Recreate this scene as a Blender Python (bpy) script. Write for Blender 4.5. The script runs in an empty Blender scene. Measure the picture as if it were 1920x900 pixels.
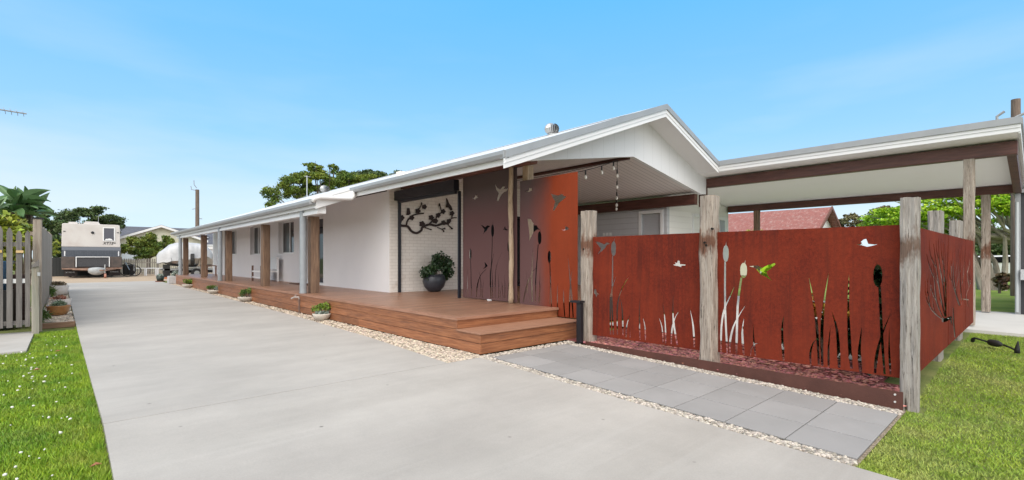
import bpy, bmesh, math, random
import numpy as np
from mathutils import Vector, Matrix, noise, geometry
R = math.radians
random.seed(7)
rng = np.random.default_rng(11)
SC = bpy.context.scene
COL = SC.collection

# ------------------------------------------------------------------ camera
cam = bpy.data.cameras.new("camera"); camo = bpy.data.objects.new("camera", cam); COL.objects.link(camo)
camo.location = (0, 0, 1.4)
camo.rotation_euler = (R(90), 0, -R(42.51))
cam.sensor_width = 36; cam.lens = 911/1920*36
cam.shift_y = 34/1920
cam.clip_start = .05; cam.clip_end = 3000
SC.camera = camo
SC.render.resolution_x = 1024; SC.render.resolution_y = 480

# ------------------------------------------------------------------ sky and sun
w = bpy.data.worlds.new("World"); SC.world = w; w.use_nodes = True
nt = w.node_tree; nt.nodes.clear()
SUN_EL, SUN_AZ = R(50), R(222)      # azimuth measured clockwise from +Y (towards the sun)
sky = nt.nodes.new('ShaderNodeTexSky'); sky.sky_type = 'NISHITA'; sky.sun_disc = False
sky.sun_elevation = SUN_EL; sky.sun_rotation = SUN_AZ
sky.altitude = 0; sky.air_density = 1.0; sky.dust_density = 0.6; sky.ozone_density = 1.6
# thin high cloud veil near the horizon, and gentle colour trim of the sky
tc = nt.nodes.new('ShaderNodeTexCoord'); mp = nt.nodes.new('ShaderNodeMapping'); mp.inputs['Scale'].default_value = (1, 1, 5)
nz = nt.nodes.new('ShaderNodeTexNoise'); nz.inputs['Scale'].default_value = 1.7; nz.inputs['Detail'].default_value = 5; nz.inputs['Roughness'].default_value = .5
rp = nt.nodes.new('ShaderNodeValToRGB'); rp.color_ramp.elements[0].position = .46; rp.color_ramp.elements[0].color = (0, 0, 0, 1)
rp.color_ramp.elements[1].position = .78; rp.color_ramp.elements[1].color = (.75, .75, .75, 1)
sep = nt.nodes.new('ShaderNodeSeparateXYZ')
hz = nt.nodes.new('ShaderNodeMapRange'); hz.inputs[1].default_value = .02; hz.inputs[2].default_value = .42; hz.inputs[3].default_value = 1; hz.inputs[4].default_value = 0.05
mu = nt.nodes.new('ShaderNodeMath'); mu.operation = 'MULTIPLY'
tint = nt.nodes.new('ShaderNodeMixRGB'); tint.blend_type = 'MULTIPLY'; tint.inputs[0].default_value = 1; tint.inputs[2].default_value = (.66, .98, .98, 1)
mx = nt.nodes.new('ShaderNodeMixRGB'); mx.inputs[2].default_value = (3.0, 3.2, 3.35, 1)
bg = nt.nodes.new('ShaderNodeBackground'); bg.inputs[1].default_value = .15
out = nt.nodes.new('ShaderNodeOutputWorld')
L = nt.links.new
L(tc.outputs['Generated'], mp.inputs[0]); L(mp.outputs[0], nz.inputs[0]); L(nz.outputs[0], rp.inputs[0])
L(tc.outputs['Generated'], sep.inputs[0]); L(sep.outputs[2], hz.inputs[0]); L(rp.outputs[0], mu.inputs[0]); L(hz.outputs[0], mu.inputs[1])
gr = nt.nodes.new('ShaderNodeValToRGB'); ge = gr.color_ramp.elements
ge[0].position = 0.0; ge[0].color = (2.3/3.4, 2.65/3.4, 3.1/3.4, 1); ge[1].position = .62; ge[1].color = (.30/3.4, 1.55/3.4, 3.1/3.4, 1)
for p_, c_ in ((.10, (1.9, 2.42, 3.15)), (.22, (1.1, 2.12, 3.3)), (.36, (.70, 1.9, 3.3)), (.48, (.45, 1.8, 3.25))):
    e_ = ge.new(p_); e_.color = (*[v/3.4 for v in c_], 1)
gs = nt.nodes.new('ShaderNodeVectorMath'); gs.operation = 'SCALE'; gs.inputs['Scale'].default_value = 3.4
L(sep.outputs[2], gr.inputs[0]); L(gr.outputs[0], gs.inputs[0])
gm = nt.nodes.new('ShaderNodeMixRGB'); gm.inputs[0].default_value = .88
L(sky.outputs[0], tint.inputs[1]); L(tint.outputs[0], gm.inputs[1]); L(gs.outputs[0], gm.inputs[2]); L(gm.outputs[0], mx.inputs[1]); L(mu.outputs[0], mx.inputs[0]); # unseen white cloud light added behind the camera and overhead as soft neutral fill
dp = nt.nodes.new('ShaderNodeVectorMath'); dp.operation = 'DOT_PRODUCT'; dp.inputs[1].default_value = (-.70, -.71, 0); L(tc.outputs['Generated'], dp.inputs[0])
c1_ = nt.nodes.new('ShaderNodeMapRange'); c1_.interpolation_type = 'SMOOTHSTEP'; c1_.inputs[1].default_value = -.05; c1_.inputs[2].default_value = .5; L(dp.outputs['Value'], c1_.inputs[0])
c2_ = nt.nodes.new('ShaderNodeMapRange'); c2_.interpolation_type = 'SMOOTHSTEP'; c2_.inputs[1].default_value = .52; c2_.inputs[2].default_value = .72; L(sep.outputs[2], c2_.inputs[0])
cm = nt.nodes.new('ShaderNodeMath'); cm.operation = 'MAXIMUM'; L(c1_.outputs[0], cm.inputs[0]); L(c2_.outputs[0], cm.inputs[1])
cc_ = nt.nodes.new('ShaderNodeMixRGB'); cc_.inputs[1].default_value = (2.2, 2.2, 2.25, 1); cc_.inputs[2].default_value = (6.1, 6.1, 6.15, 1); L(c1_.outputs[0], cc_.inputs[0])
cmx = nt.nodes.new('ShaderNodeMixRGB'); L(cc_.outputs[0], cmx.inputs[2]); L(cm.outputs[0], cmx.inputs[0]); L(mx.outputs[0], cmx.inputs[1]); L(cmx.outputs[0], bg.inputs[0]); L(bg.outputs[0], out.inputs[0])

sl = bpy.data.lights.new("sun", 'SUN'); sl.energy = 1.0; sl.angle = R(50); sl.color = (1, .93, .84)
so = bpy.data.objects.new("sun", sl); COL.objects.link(so)
sd = Vector((math.sin(SUN_AZ)*math.cos(SUN_EL), math.cos(SUN_AZ)*math.cos(SUN_EL), math.sin(SUN_EL)))
so.rotation_euler = sd.to_track_quat('Z', 'Y').to_euler()

SC.view_settings.view_transform = 'Standard'; SC.view_settings.look = 'None'
SC.view_settings.exposure = 1.05; SC.view_settings.gamma = 1
SC.render.engine = 'CYCLES'
SC.cycles.max_bounces = 8; SC.cycles.diffuse_bounces = 6

# ------------------------------------------------------------------ materials
def mat(name, c1, c2=None, scale=4., stretch=(1, 1, 1), rough=.6, metal=0., bump=.0, bscale=60., c3=None, s3=.6, amt3=.5, detail=6., lo=.35, hi=.65, spec=.5, island=0., wave=None, bstretch=None, coat=0., objvar=0.):
    m = bpy.data.materials.new(name); m.use_nodes = True
    t = m.node_tree; N = t.nodes; b = N['Principled BSDF']; l = t.links.new
    b.inputs['Roughness'].default_value = rough; b.inputs['Metallic'].default_value = metal
    b.inputs['Specular IOR Level'].default_value = spec; b.inputs['Coat Weight'].default_value = coat
    tc = N.new('ShaderNodeTexCoord'); oi = N.new('ShaderNodeObjectInfo')
    off = N.new('ShaderNodeVectorMath'); off.operation = 'MULTIPLY_ADD'
    off.inputs[1].default_value = (37, 53, 19)
    l(oi.outputs['Random'], off.inputs[0]); l(tc.outputs['Object'], off.inputs[2])
    co = off.outputs[0]
    def nzn(sc, st, det=detail, ro=.6):
        mp = N.new('ShaderNodeMapping'); mp.inputs['Scale'].default_value = st; l(co, mp.inputs[0])
        n = N.new('ShaderNodeTexNoise'); n.inputs['Scale'].default_value = sc; n.inputs['Detail'].default_value = det; n.inputs['Roughness'].default_value = ro
        l(mp.outputs[0], n.inputs[0]); return n.outputs[0]
    cur = None
    if c2 is not None:
        mr = N.new('ShaderNodeMapRange'); mr.inputs[1].default_value = lo; mr.inputs[2].default_value = hi
        l(nzn(scale, stretch), mr.inputs[0])
        mxn = N.new('ShaderNodeMixRGB'); mxn.inputs[1].default_value = (*c1, 1); mxn.inputs[2].default_value = (*c2, 1)
        l(mr.outputs[0], mxn.inputs[0]); cur = mxn.outputs[0]
    if c3 is not None:
        mr = N.new('ShaderNodeMapRange'); mr.inputs[1].default_value = .5; mr.inputs[2].default_value = .72; mr.inputs[4].default_value = amt3
        l(nzn(s3, stretch if isinstance(s3, float) else (1, 1, 1), 4.), mr.inputs[0])
        mxn = N.new('ShaderNodeMixRGB'); mxn.inputs[2].default_value = (*c3, 1)
        if cur: l(cur, mxn.inputs[1])
        else: mxn.inputs[1].default_value = (*c1, 1)
        l(mr.outputs[0], mxn.inputs[0]); cur = mxn.outputs[0]
    if island:
        g = N.new('ShaderNodeNewGeometry'); hs = N.new('ShaderNodeHueSaturation')
        mr = N.new('ShaderNodeMapRange'); mr.inputs[3].default_value = 1-island; mr.inputs[4].default_value = 1+island
        l(g.outputs['Random Per Island'], mr.inputs[0]); l(mr.outputs[0], hs.inputs['Value'])
        wn = N.new('ShaderNodeTexWhiteNoise'); wn.noise_dimensions = '1D'; l(g.outputs['Random Per Island'], wn.inputs['W'])
        m2 = N.new('ShaderNodeMapRange'); m2.inputs[3].default_value = .5-.05*island; m2.inputs[4].default_value = .5+.05*island
        l(wn.outputs[0], m2.inputs[0]); l(m2.outputs[0], hs.inputs['Hue'])
        if cur: l(cur, hs.inputs['Color'])
        else: hs.inputs['Color'].default_value = (*c1, 1)
        cur = hs.outputs[0]
    if objvar:
        mr = N.new('ShaderNodeMapRange'); mr.inputs[3].default_value = 1-objvar; mr.inputs[4].default_value = 1+objvar; l(oi.outputs['Random'], mr.inputs[0])
        hs = N.new('ShaderNodeHueSaturation'); l(mr.outputs[0], hs.inputs['Value'])
        if cur: l(cur, hs.inputs['Color'])
        else: hs.inputs['Color'].default_value = (*c1, 1)
        cur = hs.outputs[0]
    hgt = None
    if wave:  # (axis index, period, gap fraction, darkness, board variation, bump)
        ax, per, gap, dark, var, wb = wave
        sp = N.new('ShaderNodeSeparateXYZ'); l(tc.outputs['Object'], sp.inputs[0])
        dv = N.new('ShaderNodeMath'); dv.operation = 'DIVIDE'; dv.inputs[1].default_value = per; l(sp.outputs[ax], dv.inputs[0])
        fr = N.new('ShaderNodeMath'); fr.operation = 'FRACT'; l(dv.outputs[0], fr.inputs[0])
        fl = N.new('ShaderNodeMath'); fl.operation = 'FLOOR'; l(dv.outputs[0], fl.inputs[0])
        lt = N.new('ShaderNodeMath'); lt.operation = 'LESS_THAN'; lt.inputs[1].default_value = gap; l(fr.outputs[0], lt.inputs[0])
        wn = N.new('ShaderNodeTexWhiteNoise'); wn.noise_dimensions = '1D'; l(fl.outputs[0], wn.inputs['W'])
        mr = N.new('ShaderNodeMapRange'); mr.inputs[3].default_value = 1-var; mr.inputs[4].default_value = 1+var; l(wn.outputs[0], mr.inputs[0])
        hs = N.new('ShaderNodeHueSaturation'); l(mr.outputs[0], hs.inputs['Value'])
        if cur: l(cur, hs.inputs['Color'])
        else: hs.inputs['Color'].default_value = (*c1, 1)
        dk = N.new('ShaderNodeMixRGB'); dk.inputs[2].default_value = (*[c*(1-dark) for c in c1], 1); l(hs.outputs[0], dk.inputs[1]); l(lt.outputs[0], dk.inputs[0])
        cur = dk.outputs[0]
        if wb:
            iv = N.new('ShaderNodeMath'); iv.operation = 'SUBTRACT'; iv.inputs[0].default_value = 1; l(lt.outputs[0], iv.inputs[1])
            bw = N.new('ShaderNodeBump'); bw.inputs['Strength'].default_value = wb; bw.inputs['Distance'].default_value = .01; l(iv.outputs[0], bw.inputs['Height']); hgt = bw
    if cur: l(cur, b.inputs['Base Color'])
    else: b.inputs['Base Color'].default_value = (*c1, 1)
    if bump:
        bn = N.new('ShaderNodeBump'); bn.inputs['Strength'].default_value = bump; bn.inputs['Distance'].default_value = .02
        l(nzn(bscale, bstretch or stretch), bn.inputs['Height'])
        if hgt: l(hgt.outputs[0], bn.inputs['Normal'])
        l(bn.outputs[0], b.inputs['Normal'])
    elif hgt: l(hgt.outputs[0], b.inputs['Normal'])
    return m

M = {}
M['concrete'] = mat('concrete', (.415, .39, .36), (.47, .445, .41), .9, (.35, 1.6, 1), .75, bump=.12, bscale=180, c3=(.375, .35, .315), s3=.35, amt3=.6, detail=8, bstretch=(1, 1, 1))
def concrete_marks(m):
    t = m.node_tree; N = t.nodes; l = t.links.new; b = N['Principled BSDF']; src = b.inputs['Base Color'].links[0].from_socket
    tc = N.new('ShaderNodeTexCoord')
    n1 = N.new('ShaderNodeTexNoise'); n1.inputs['Scale'].default_value = .55; n1.inputs['Detail'].default_value = 9; n1.inputs['Roughness'].default_value = .72; l(tc.outputs['Object'], n1.inputs[0])
    q = N.new('ShaderNodeMapRange'); q.inputs[1].default_value = .38; q.inputs[2].default_value = .66; q.inputs[3].default_value = .90; q.inputs[4].default_value = 1.07; l(n1.outputs[0], q.inputs[0])
    n2 = N.new('ShaderNodeTexNoise'); n2.inputs['Scale'].default_value = 90; n2.inputs['Detail'].default_value = 3; l(tc.outputs['Object'], n2.inputs[0])
    q2 = N.new('ShaderNodeMapRange'); q2.inputs[1].default_value = .3; q2.inputs[2].default_value = .7; q2.inputs[3].default_value = .95; q2.inputs[4].default_value = 1.05; l(n2.outputs[0], q2.inputs[0])
    mul = N.new('ShaderNodeMath'); mul.operation = 'MULTIPLY'; l(q.outputs[0], mul.inputs[0]); l(q2.outputs[0], mul.inputs[1])
    hs = N.new('ShaderNodeHueSaturation'); l(src, hs.inputs['Color']); l(mul.outputs[0], hs.inputs['Value'])
    # specks and small stains
    vo = N.new('ShaderNodeTexVoronoi'); vo.inputs['Scale'].default_value = 1.9; l(tc.outputs['Object'], vo.inputs[0])
    q3 = N.new('ShaderNodeMapRange'); q3.inputs[1].default_value = .015; q3.inputs[2].default_value = .045; q3.inputs[3].default_value = .7; q3.inputs[4].default_value = 0; l(vo.outputs['Distance'], q3.inputs[0])
    mx = N.new('ShaderNodeMixRGB'); mx.inputs[2].default_value = (.10, .09, .08, 1); l(q3.outputs[0], mx.inputs[0]); l(hs.outputs[0], mx.inputs[1])
    # tyre polish / broom streaks along and across the slab
    mp = N.new('ShaderNodeMapping'); mp.inputs['Scale'].default_value = (.5, 9, 1); l(tc.outputs['Object'], mp.inputs[0])
    n3 = N.new('ShaderNodeTexNoise'); n3.inputs['Scale'].default_value = 1.2; n3.inputs['Detail'].default_value = 6; l(mp.outputs[0], n3.inputs[0])
    q4 = N.new('ShaderNodeMapRange'); q4.inputs[1].default_value = .55; q4.inputs[2].default_value = .75; q4.inputs[4].default_value = .22; l(n3.outputs[0], q4.inputs[0])
    m2 = N.new('ShaderNodeMixRGB'); m2.inputs[2].default_value = (.52, .50, .47, 1); l(q4.outputs[0], m2.inputs[0]); l(mx.outputs[0], m2.inputs[1]); l(m2.outputs[0], b.inputs['Base Color'])
concrete_marks(M['concrete'])
M['slab'] = mat('carport_slab', (.56, .55, .53), (.62, .61, .59), 1.2, rough=.8, bump=.1)
M['joint'] = mat('joint', (.13, .125, .12), rough=.9)
M['pad'] = mat('pad', (.40, .38, .35), (.47, .45, .42), 2, rough=.8, bump=.1)
M['paver'] = mat('paver', (.29, .285, .28), (.34, .332, .328), 1.3, rough=.75, bump=.1, bscale=160, island=.09)
M['white'] = mat('white_paint', (.80, .80, .80), (.76, .76, .765), 1.2, rough=.45, bump=.02, bscale=30)
M['render'] = mat('rendered_wall', (.71, .70, .71), (.74, .73, .735), .8, rough=.85, bump=.25, bscale=90)
M['gable'] = mat('gable_lining', (.78, .78, .79), rough=.55, wave=(0, .405, .018, .22, 0, .4))
M['soffit'] = mat('soffit', (.76, .73, .73), (.78, .75, .75), 1, rough=.7)
M['cream'] = mat('carport_ceiling', (.90, .86, .85), (.91, .88, .87), .7, rough=.6)
M['ceil'] = mat('lining_boards', (.80, .75, .74), rough=.55, wave=(1, .15, .10, .5, .02, 1.))
M['greywall'] = mat('weatherboard', (.50, .51, .53), (.53, .54, .56), 2, rough=.7, wave=(2, .18, .04, .25, .01, 1.))
M['whitewall'] = mat('white_cladding', (.80, .79, .75), rough=.6, wave=(2, .18, .035, .15, .01, .6))
M['roof'] = mat('roof_sheet', (.80, .80, .79), (.76, .76, .755), .7, rough=.4, wave=(1, .076, .25, .12, 0, .6))
M['grey_metal'] = mat('gutter_grey', (.30, .315, .33), (.33, .345, .36), 3, rough=.4, metal=.0, spec=.6)
M['pipe'] = mat('downpipe_grey', (.25, .275, .30), (.30, .325, .345), 5, rough=.45, spec=.6)
M['deck'] = mat('decking', (.24, .115, .066), (.41, .225, .145), 3, (1.0, 14, 1), rough=.36, lo=.38, hi=.62, bump=.15, bscale=25, bstretch=(2, 30, 1), c3=(.20, .10, .075), s3=1.1, amt3=.5, wave=(1, .137, .075, .8, .2, 1.), spec=.5)
M['deckface'] = mat('deck_fascia', (.22, .082, .036), (.37, .155, .07), 3, objvar=.18, stretch=(1, 1, 14), rough=.45, bump=.15, bscale=20, bstretch=(1, 1, 18), c3=(.15, .065, .038), s3=1.6, amt3=.75)
M['wood'] = mat('verandah_timber', (.15, .09, .058), (.26, .165, .105), 7, (4, 4, .35), rough=.7, bump=.7, bscale=14, bstretch=(5, 5, .3), c3=(.085, .05, .035), s3=2., amt3=.7)
M['beam'] = mat('dark_beam', (.065, .022, .016), (.115, .042, .03), 5, (2, .4, 4), rough=.45, bump=.3, bscale=12, bstretch=(3, .4, 6))
M['redbeam'] = mat('red_beam', (.14, .055, .04), (.20, .085, .065), 4, (2, .4, 5), rough=.6, bump=.3, bscale=12)
M['paling'] = mat('weathered_paling', objvar=.16, c1=(.31, .25, .195), c2=(.50, .43, .355), scale=6, stretch=(4, 4, .3), rough=.85, bump=.5, bscale=15, bstretch=(5, 5, .4), c3=(.17, .19, .14), s3=1.5, amt3=.5)
M['gatep'] = mat('weathered_pickets', (.115, .105, .10), (.20, .185, .17), 6, (4, 4, .3), rough=.85, bump=.5, bscale=15, bstretch=(5, 5, .4))
M['greenpost'] = mat('mossy_timber', (.22, .22, .175), (.33, .31, .26), 5, (4, 4, .3), rough=.9, bump=.4, bscale=15, c3=(.24, .15, .08), s3=1.2, amt3=.5)
M['sleeper'] = mat('edging_sleeper', (.20, .115, .07), (.28, .17, .11), 6, (.4, 4, 4), rough=.85, bump=.4, bscale=14)
M['black'] = mat('black_powdercoat', (.012, .013, .017), rough=.4)
M['navy'] = mat('dark_shutter', (.012, .014, .022), rough=.45)
M['frame'] = mat('window_frame', (.78, .78, .78), rough=.35)
M['glass'] = mat('window_glass', (.008, .009, .011), rough=.05, spec=.32)
M['curtain'] = mat('curtain', (.07, .072, .075), (.012, .013, .014), 14, (1, 6, .05), rough=.3, lo=.4, hi=.6)
M['rubber'] = mat('rubber', (.012, .012, .013), (.02, .02, .02), 8, rough=.75)
M['steel'] = mat('galvanised', (.42, .43, .44), (.50, .51, .52), 9, rough=.35, metal=.7)
M['stone_pot'] = mat('cast_stone_bowl', (.60, .55, .48), (.70, .65, .58), 8, rough=.8, bump=.25, bscale=50, c3=(.42, .37, .30), s3=5., amt3=.4)
M['charcoal_pot'] = mat('charcoal_pot', (.028, .032, .042), (.045, .05, .062), 6, rough=.38)
M['terracotta'] = mat('glazed_tan_pot', (.36, .155, .05), (.46, .24, .09), 5, rough=.28, coat=.3)
M['white_pot'] = mat('worn_white_pot', (.66, .62, .58), (.50, .42, .36), 7, rough=.6, lo=.5, hi=.8)
M['grey_pot'] = mat('grey_planter', (.42, .42, .43), (.5, .5, .5), 12, rough=.8, bump=.2)
M['green_pot'] = mat('dark_green_pot', (.02, .035, .03), rough=.5)
M['soil'] = mat('soil', (.045, .032, .022), (.075, .055, .04), 30, rough=1)
M['leaf_jade'] = mat('jade_leaf', (.022, .05, .018), (.035, .075, .028), 3, rough=.35, island=.5)
M['leaf_yel'] = mat('succulent_leaf', (.17, .24, .02), (.09, .17, .015), 6, rough=.45, island=.4)
M['leaf_grn'] = mat('small_shrub_leaf', (.055, .12, .02), (.12, .19, .03), 6, rough=.5, island=.4)
M['leaf_pale'] = mat('pale_succulent', (.33, .38, .33), (.22, .28, .24), 6, rough=.5, island=.3)
M['leaf_dark'] = mat('dark_tree_leaf', (.045, .085, .025), (.085, .13, .035), .6, rough=.6, island=.55)
M['leaf_mid'] = mat('mid_tree_leaf', (.075, .14, .018), (.20, .25, .025), .5, rough=.6, island=.5)
M['leaf_bright'] = mat('bright_tree_leaf', (.22, .42, .012), (.38, .56, .025), .5, rough=.55, island=.4)
M['leaf_olive'] = mat('olive_tree_leaf', (.10, .11, .045), (.19, .16, .07), .6, rough=.7, island=.5)
M['leaf_hedge'] = mat('round_bush_leaf', (.07, .13, .02), (.20, .23, .03), .9, rough=.55, island=.5)
M['leaf_palm'] = mat('broad_leaf', (.075, .16, .06), (.12, .23, .09), 2, rough=.35, island=.3)
M['leaf_lime'] = mat('yellow_green_leaf', (.16, .22, .02), (.30, .32, .03), 2, rough=.5, island=.4)
M['leaf_red'] = mat('reddish_shrub_leaf', (.07, .07, .025), (.12, .05, .03), 3, rough=.6, island=.4)
M['petal'] = mat('red_petal', (.55, .03, .03), rough=.6)
M['bark'] = mat('bark', (.11, .085, .065), (.20, .16, .125), 5, (3, 3, .5), rough=.9, bump=.5, bscale=20)
M['bark_pale'] = mat('pale_bark', (.26, .22, .18), (.38, .34, .29), 5, (3, 3, .5), rough=.9, bump=.4, bscale=20)
M['caravan'] = mat('caravan_white', (.56, .525, .50), (.61, .58, .55), .8, rough=.4, c3=(.46, .39, .35), s3=.9, amt3=.5)
M['checker'] = mat('checker_plate', (.075, .085, .105), (.10, .11, .13), 9, rough=.4, metal=.3, wave=(0, .09, .1, .4, .03, .6))
M['band'] = mat('grey_band', (.155, .17, .20), rough=.5)
M['brownbox'] = mat('stone_guard', (.06, .05, .045), (.10, .075, .065), 5, rough=.6)
M['rust'] = mat('rusty_chassis', (.20, .115, .08), (.30, .20, .15), 5, rough=.8)
M['mudflap'] = mat('mudflap', (.025, .018, .018), rough=.7)
M['plastic_bag'] = mat('plastic_cover', (.26, .28, .29), (.42, .44, .45), 6, rough=.3, bump=.6, bscale=10)
M['boatcover'] = mat('boat_cover', (.44, .45, .47), (.56, .57, .59), 2.5, rough=.55, bump=.9, bscale=3.2)
M['roof_grey'] = mat('grey_tiles', (.10, .105, .13), (.15, .155, .18), 5, rough=.6, wave=(2, .14, .18, .5, .05, 1.))
M['roof_red'] = mat('red_tiles', (.30, .105, .09), (.40, .17, .145), 3.5, (1, 3, 3), rough=.65, wave=(2, .115, .25, .45, .05, 1.), c3=(.50, .36, .33), s3=1.4, amt3=.7)
M['cream_wall'] = mat('cream_wall', (.60, .585, .46), (.64, .62, .50), 1, rough=.7)
M['charcoal_wall'] = mat('charcoal_cladding', (.04, .043, .05), (.06, .063, .07), 2, rough=.6, bump=.2)
M['carpaint'] = mat('car_white', (.70, .71, .73), rough=.2, coat=.6)
M['pole'] = mat('power_pole', (.13, .095, .075), (.20, .15, .12), 6, (3, 3, .3), rough=.9)
M['blackfence'] = mat('black_fence', (.022, .026, .026), (.035, .04, .04), 6, rough=.8)
M['picket_grey'] = mat('grey_pickets', objvar=.25, c1=(.22, .20, .17), c2=(.34, .31, .27), scale=6, stretch=(4, 4, .4), rough=.9)
M['bulb'] = mat('bulb_glass', (.85, .82, .76), rough=.1, spec=.8)
M['blue'] = mat('blue_plastic', (.06, .16, .33), rough=.5)
M['yellow'] = mat('yellow_plastic', (.55, .32, .05), rough=.5)
M['pebble'] = mat('pebble', (.45, .37, .28), (.54, .47, .39), 40, rough=.8, island=.5)
M['pebble_w'] = mat('pale_pebble', (.48, .44, .39), (.42, .37, .31), 40, rough=.8, island=.45)
M['gravelbed'] = mat('gravel_bed', (.20, .155, .11), (.42, .35, .27), 55, rough=.95, bump=.9, bscale=55, lo=.42, hi=.58)
M['backgravel'] = mat('back_gravel', (.38, .29, .20), (.52, .41, .30), 30, rough=.95, bump=.6, bscale=40, c3=(.34, .25, .17), s3=.5, amt3=.6)
M['mulchbed'] = mat('mulch_bed', (.16, .04, .035), (.30, .09, .08), 60, rough=.95, bump=.8, bscale=60)
M['mulch'] = mat('mulch_chip', (.42, .13, .11), (.58, .27, .245), 20, rough=.8, island=.6)
M['lawn'] = mat('lawn', (.10, .135, .03), (.18, .21, .05), 3.2, rough=.95, c3=(.27, .25, .09), s3=.9, amt3=.5, bump=.6, bscale=90)
M['park'] = mat('park_lawn', (.15, .25, .03), (.25, .34, .055), 1.1, rough=.95, c3=(.36, .34, .12), s3=.4, amt3=.6, bump=.5, bscale=40)
M['blade_l'] = mat('grass_blade_lush', (.12, .25, .012), (.27, .40, .02), 2.2, rough=.6, island=.4, c3=(.34, .36, .07), s3=2.1, amt3=.6)
M['blade_r'] = mat('grass_blade_mown', (.17, .29, .022), (.30, .40, .04), 1.5, rough=.65, island=.35, c3=(.42, .42, .15), s3=.8, amt3=.8)
M['clover'] = mat('clover_flower', (.75, .74, .68), rough=.8)
M['corten_edge'] = mat('corten_edging', (.075, .026, .018), (.11, .04, .028), 3, rough=.7, bump=.2)

def special_corten(name='corten_steel', shade_patina=False):
    m = bpy.data.materials.new(name); m.use_nodes = True
    t = m.node_tree; N = t.nodes; b = N['Principled BSDF']; l = t.links.new
    b.inputs['Roughness'].default_value = .8; b.inputs['Specular IOR Level'].default_value = .12
    tc = N.new('ShaderNodeTexCoord'); oi = N.new('ShaderNodeObjectInfo')
    off = N.new('ShaderNodeVectorMath'); off.operation = 'MULTIPLY_ADD'; off.inputs[1].default_value = (37, 53, 19)
    l(oi.outputs['Random'], off.inputs[0]); l(tc.outputs['Object'], off.inputs[2])
    def n(sc, st, det):
        mp = N.new('ShaderNodeMapping'); mp.inputs['Scale'].default_value = st; l(off.outputs[0], mp.inputs[0])
        x = N.new('ShaderNodeTexNoise'); x.inputs['Scale'].default_value = sc; x.inputs['Detail'].default_value = det; x.inputs['Roughness'].default_value = .65
        l(mp.outputs[0], x.inputs[0]); return x.outputs[0]
    r = N.new('ShaderNodeValToRGB'); e = r.color_ramp.elements
    e[0].position = .38; e[0].color = (.105, .017, .010, 1); e[1].position = .64; e[1].color = (.20, .029, .014, 1)
    mixn = N.new('ShaderNodeMath'); mixn.operation = 'MULTIPLY_ADD'; mixn.inputs[1].default_value = .55
    hf = N.new('ShaderNodeMath'); hf.operation = 'MULTIPLY'; hf.inputs[1].default_value = .45; l(n(95, (1, 1, 1), 3), hf.inputs[0])
    l(n(24, (1, 1, 1), 4), mixn.inputs[0]); l(hf.outputs[0], mixn.inputs[2]); l(mixn.outputs[0], r.inputs[0])
    st = N.new('ShaderNodeMapRange'); st.inputs[1].default_value = .45; st.inputs[2].default_value = .66; st.inputs[4].default_value = .75
    l(n(5, (3, 3, .14), 6), st.inputs[0])
    mx = N.new('ShaderNodeMixRGB'); mx.inputs[2].default_value = (.085, .018, .012, 1); l(r.outputs[0], mx.inputs[1]); l(st.outputs[0], mx.inputs[0])
    big = N.new('ShaderNodeMapRange'); big.inputs[1].default_value = .4; big.inputs[2].default_value = .7; big.inputs[4].default_value = .5
    l(n(1.1, (1, 1, 1), 3), big.inputs[0])
    m2 = N.new('ShaderNodeMixRGB'); m2.inputs[2].default_value = (.26, .042, .017, 1); l(mx.outputs[0], m2.inputs[1]); l(big.outputs[0], m2.inputs[0])
    fin = m2.outputs[0]
    if shade_patina:            # rain-sheltered patina with eave shade painted in: purple grey under roof, brighter orange end
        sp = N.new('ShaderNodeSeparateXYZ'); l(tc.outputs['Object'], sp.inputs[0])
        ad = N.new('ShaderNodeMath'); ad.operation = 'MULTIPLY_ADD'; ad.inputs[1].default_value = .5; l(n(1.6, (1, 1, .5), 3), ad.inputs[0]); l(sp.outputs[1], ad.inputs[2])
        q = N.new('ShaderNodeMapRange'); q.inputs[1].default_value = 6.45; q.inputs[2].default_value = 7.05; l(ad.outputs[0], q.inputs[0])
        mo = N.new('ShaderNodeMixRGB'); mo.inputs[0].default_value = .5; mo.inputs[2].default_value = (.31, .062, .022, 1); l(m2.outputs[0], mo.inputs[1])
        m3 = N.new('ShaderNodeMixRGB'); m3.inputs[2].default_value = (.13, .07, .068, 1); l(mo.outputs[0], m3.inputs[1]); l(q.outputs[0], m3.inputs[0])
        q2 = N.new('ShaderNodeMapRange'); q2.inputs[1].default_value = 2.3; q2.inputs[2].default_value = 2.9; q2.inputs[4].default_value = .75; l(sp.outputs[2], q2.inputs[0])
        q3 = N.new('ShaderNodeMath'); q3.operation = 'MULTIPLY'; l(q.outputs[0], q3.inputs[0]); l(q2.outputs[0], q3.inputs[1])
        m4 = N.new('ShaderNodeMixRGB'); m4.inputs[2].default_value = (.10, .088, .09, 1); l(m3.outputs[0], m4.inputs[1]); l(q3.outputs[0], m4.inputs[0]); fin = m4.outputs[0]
    l(fin, b.inputs['Base Color'])
    bn = N.new('ShaderNodeBump'); bn.inputs['Strength'].default_value = .25; bn.inputs['Distance'].default_value = .01; l(n(120, (1, 1, 1), 4), bn.inputs['Height']); l(bn.outputs[0], b.inputs['Normal'])
    return m
M['corten'] = special_corten()
M['corten_deck'] = special_corten('corten_steel_shade_patina', True)

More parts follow.
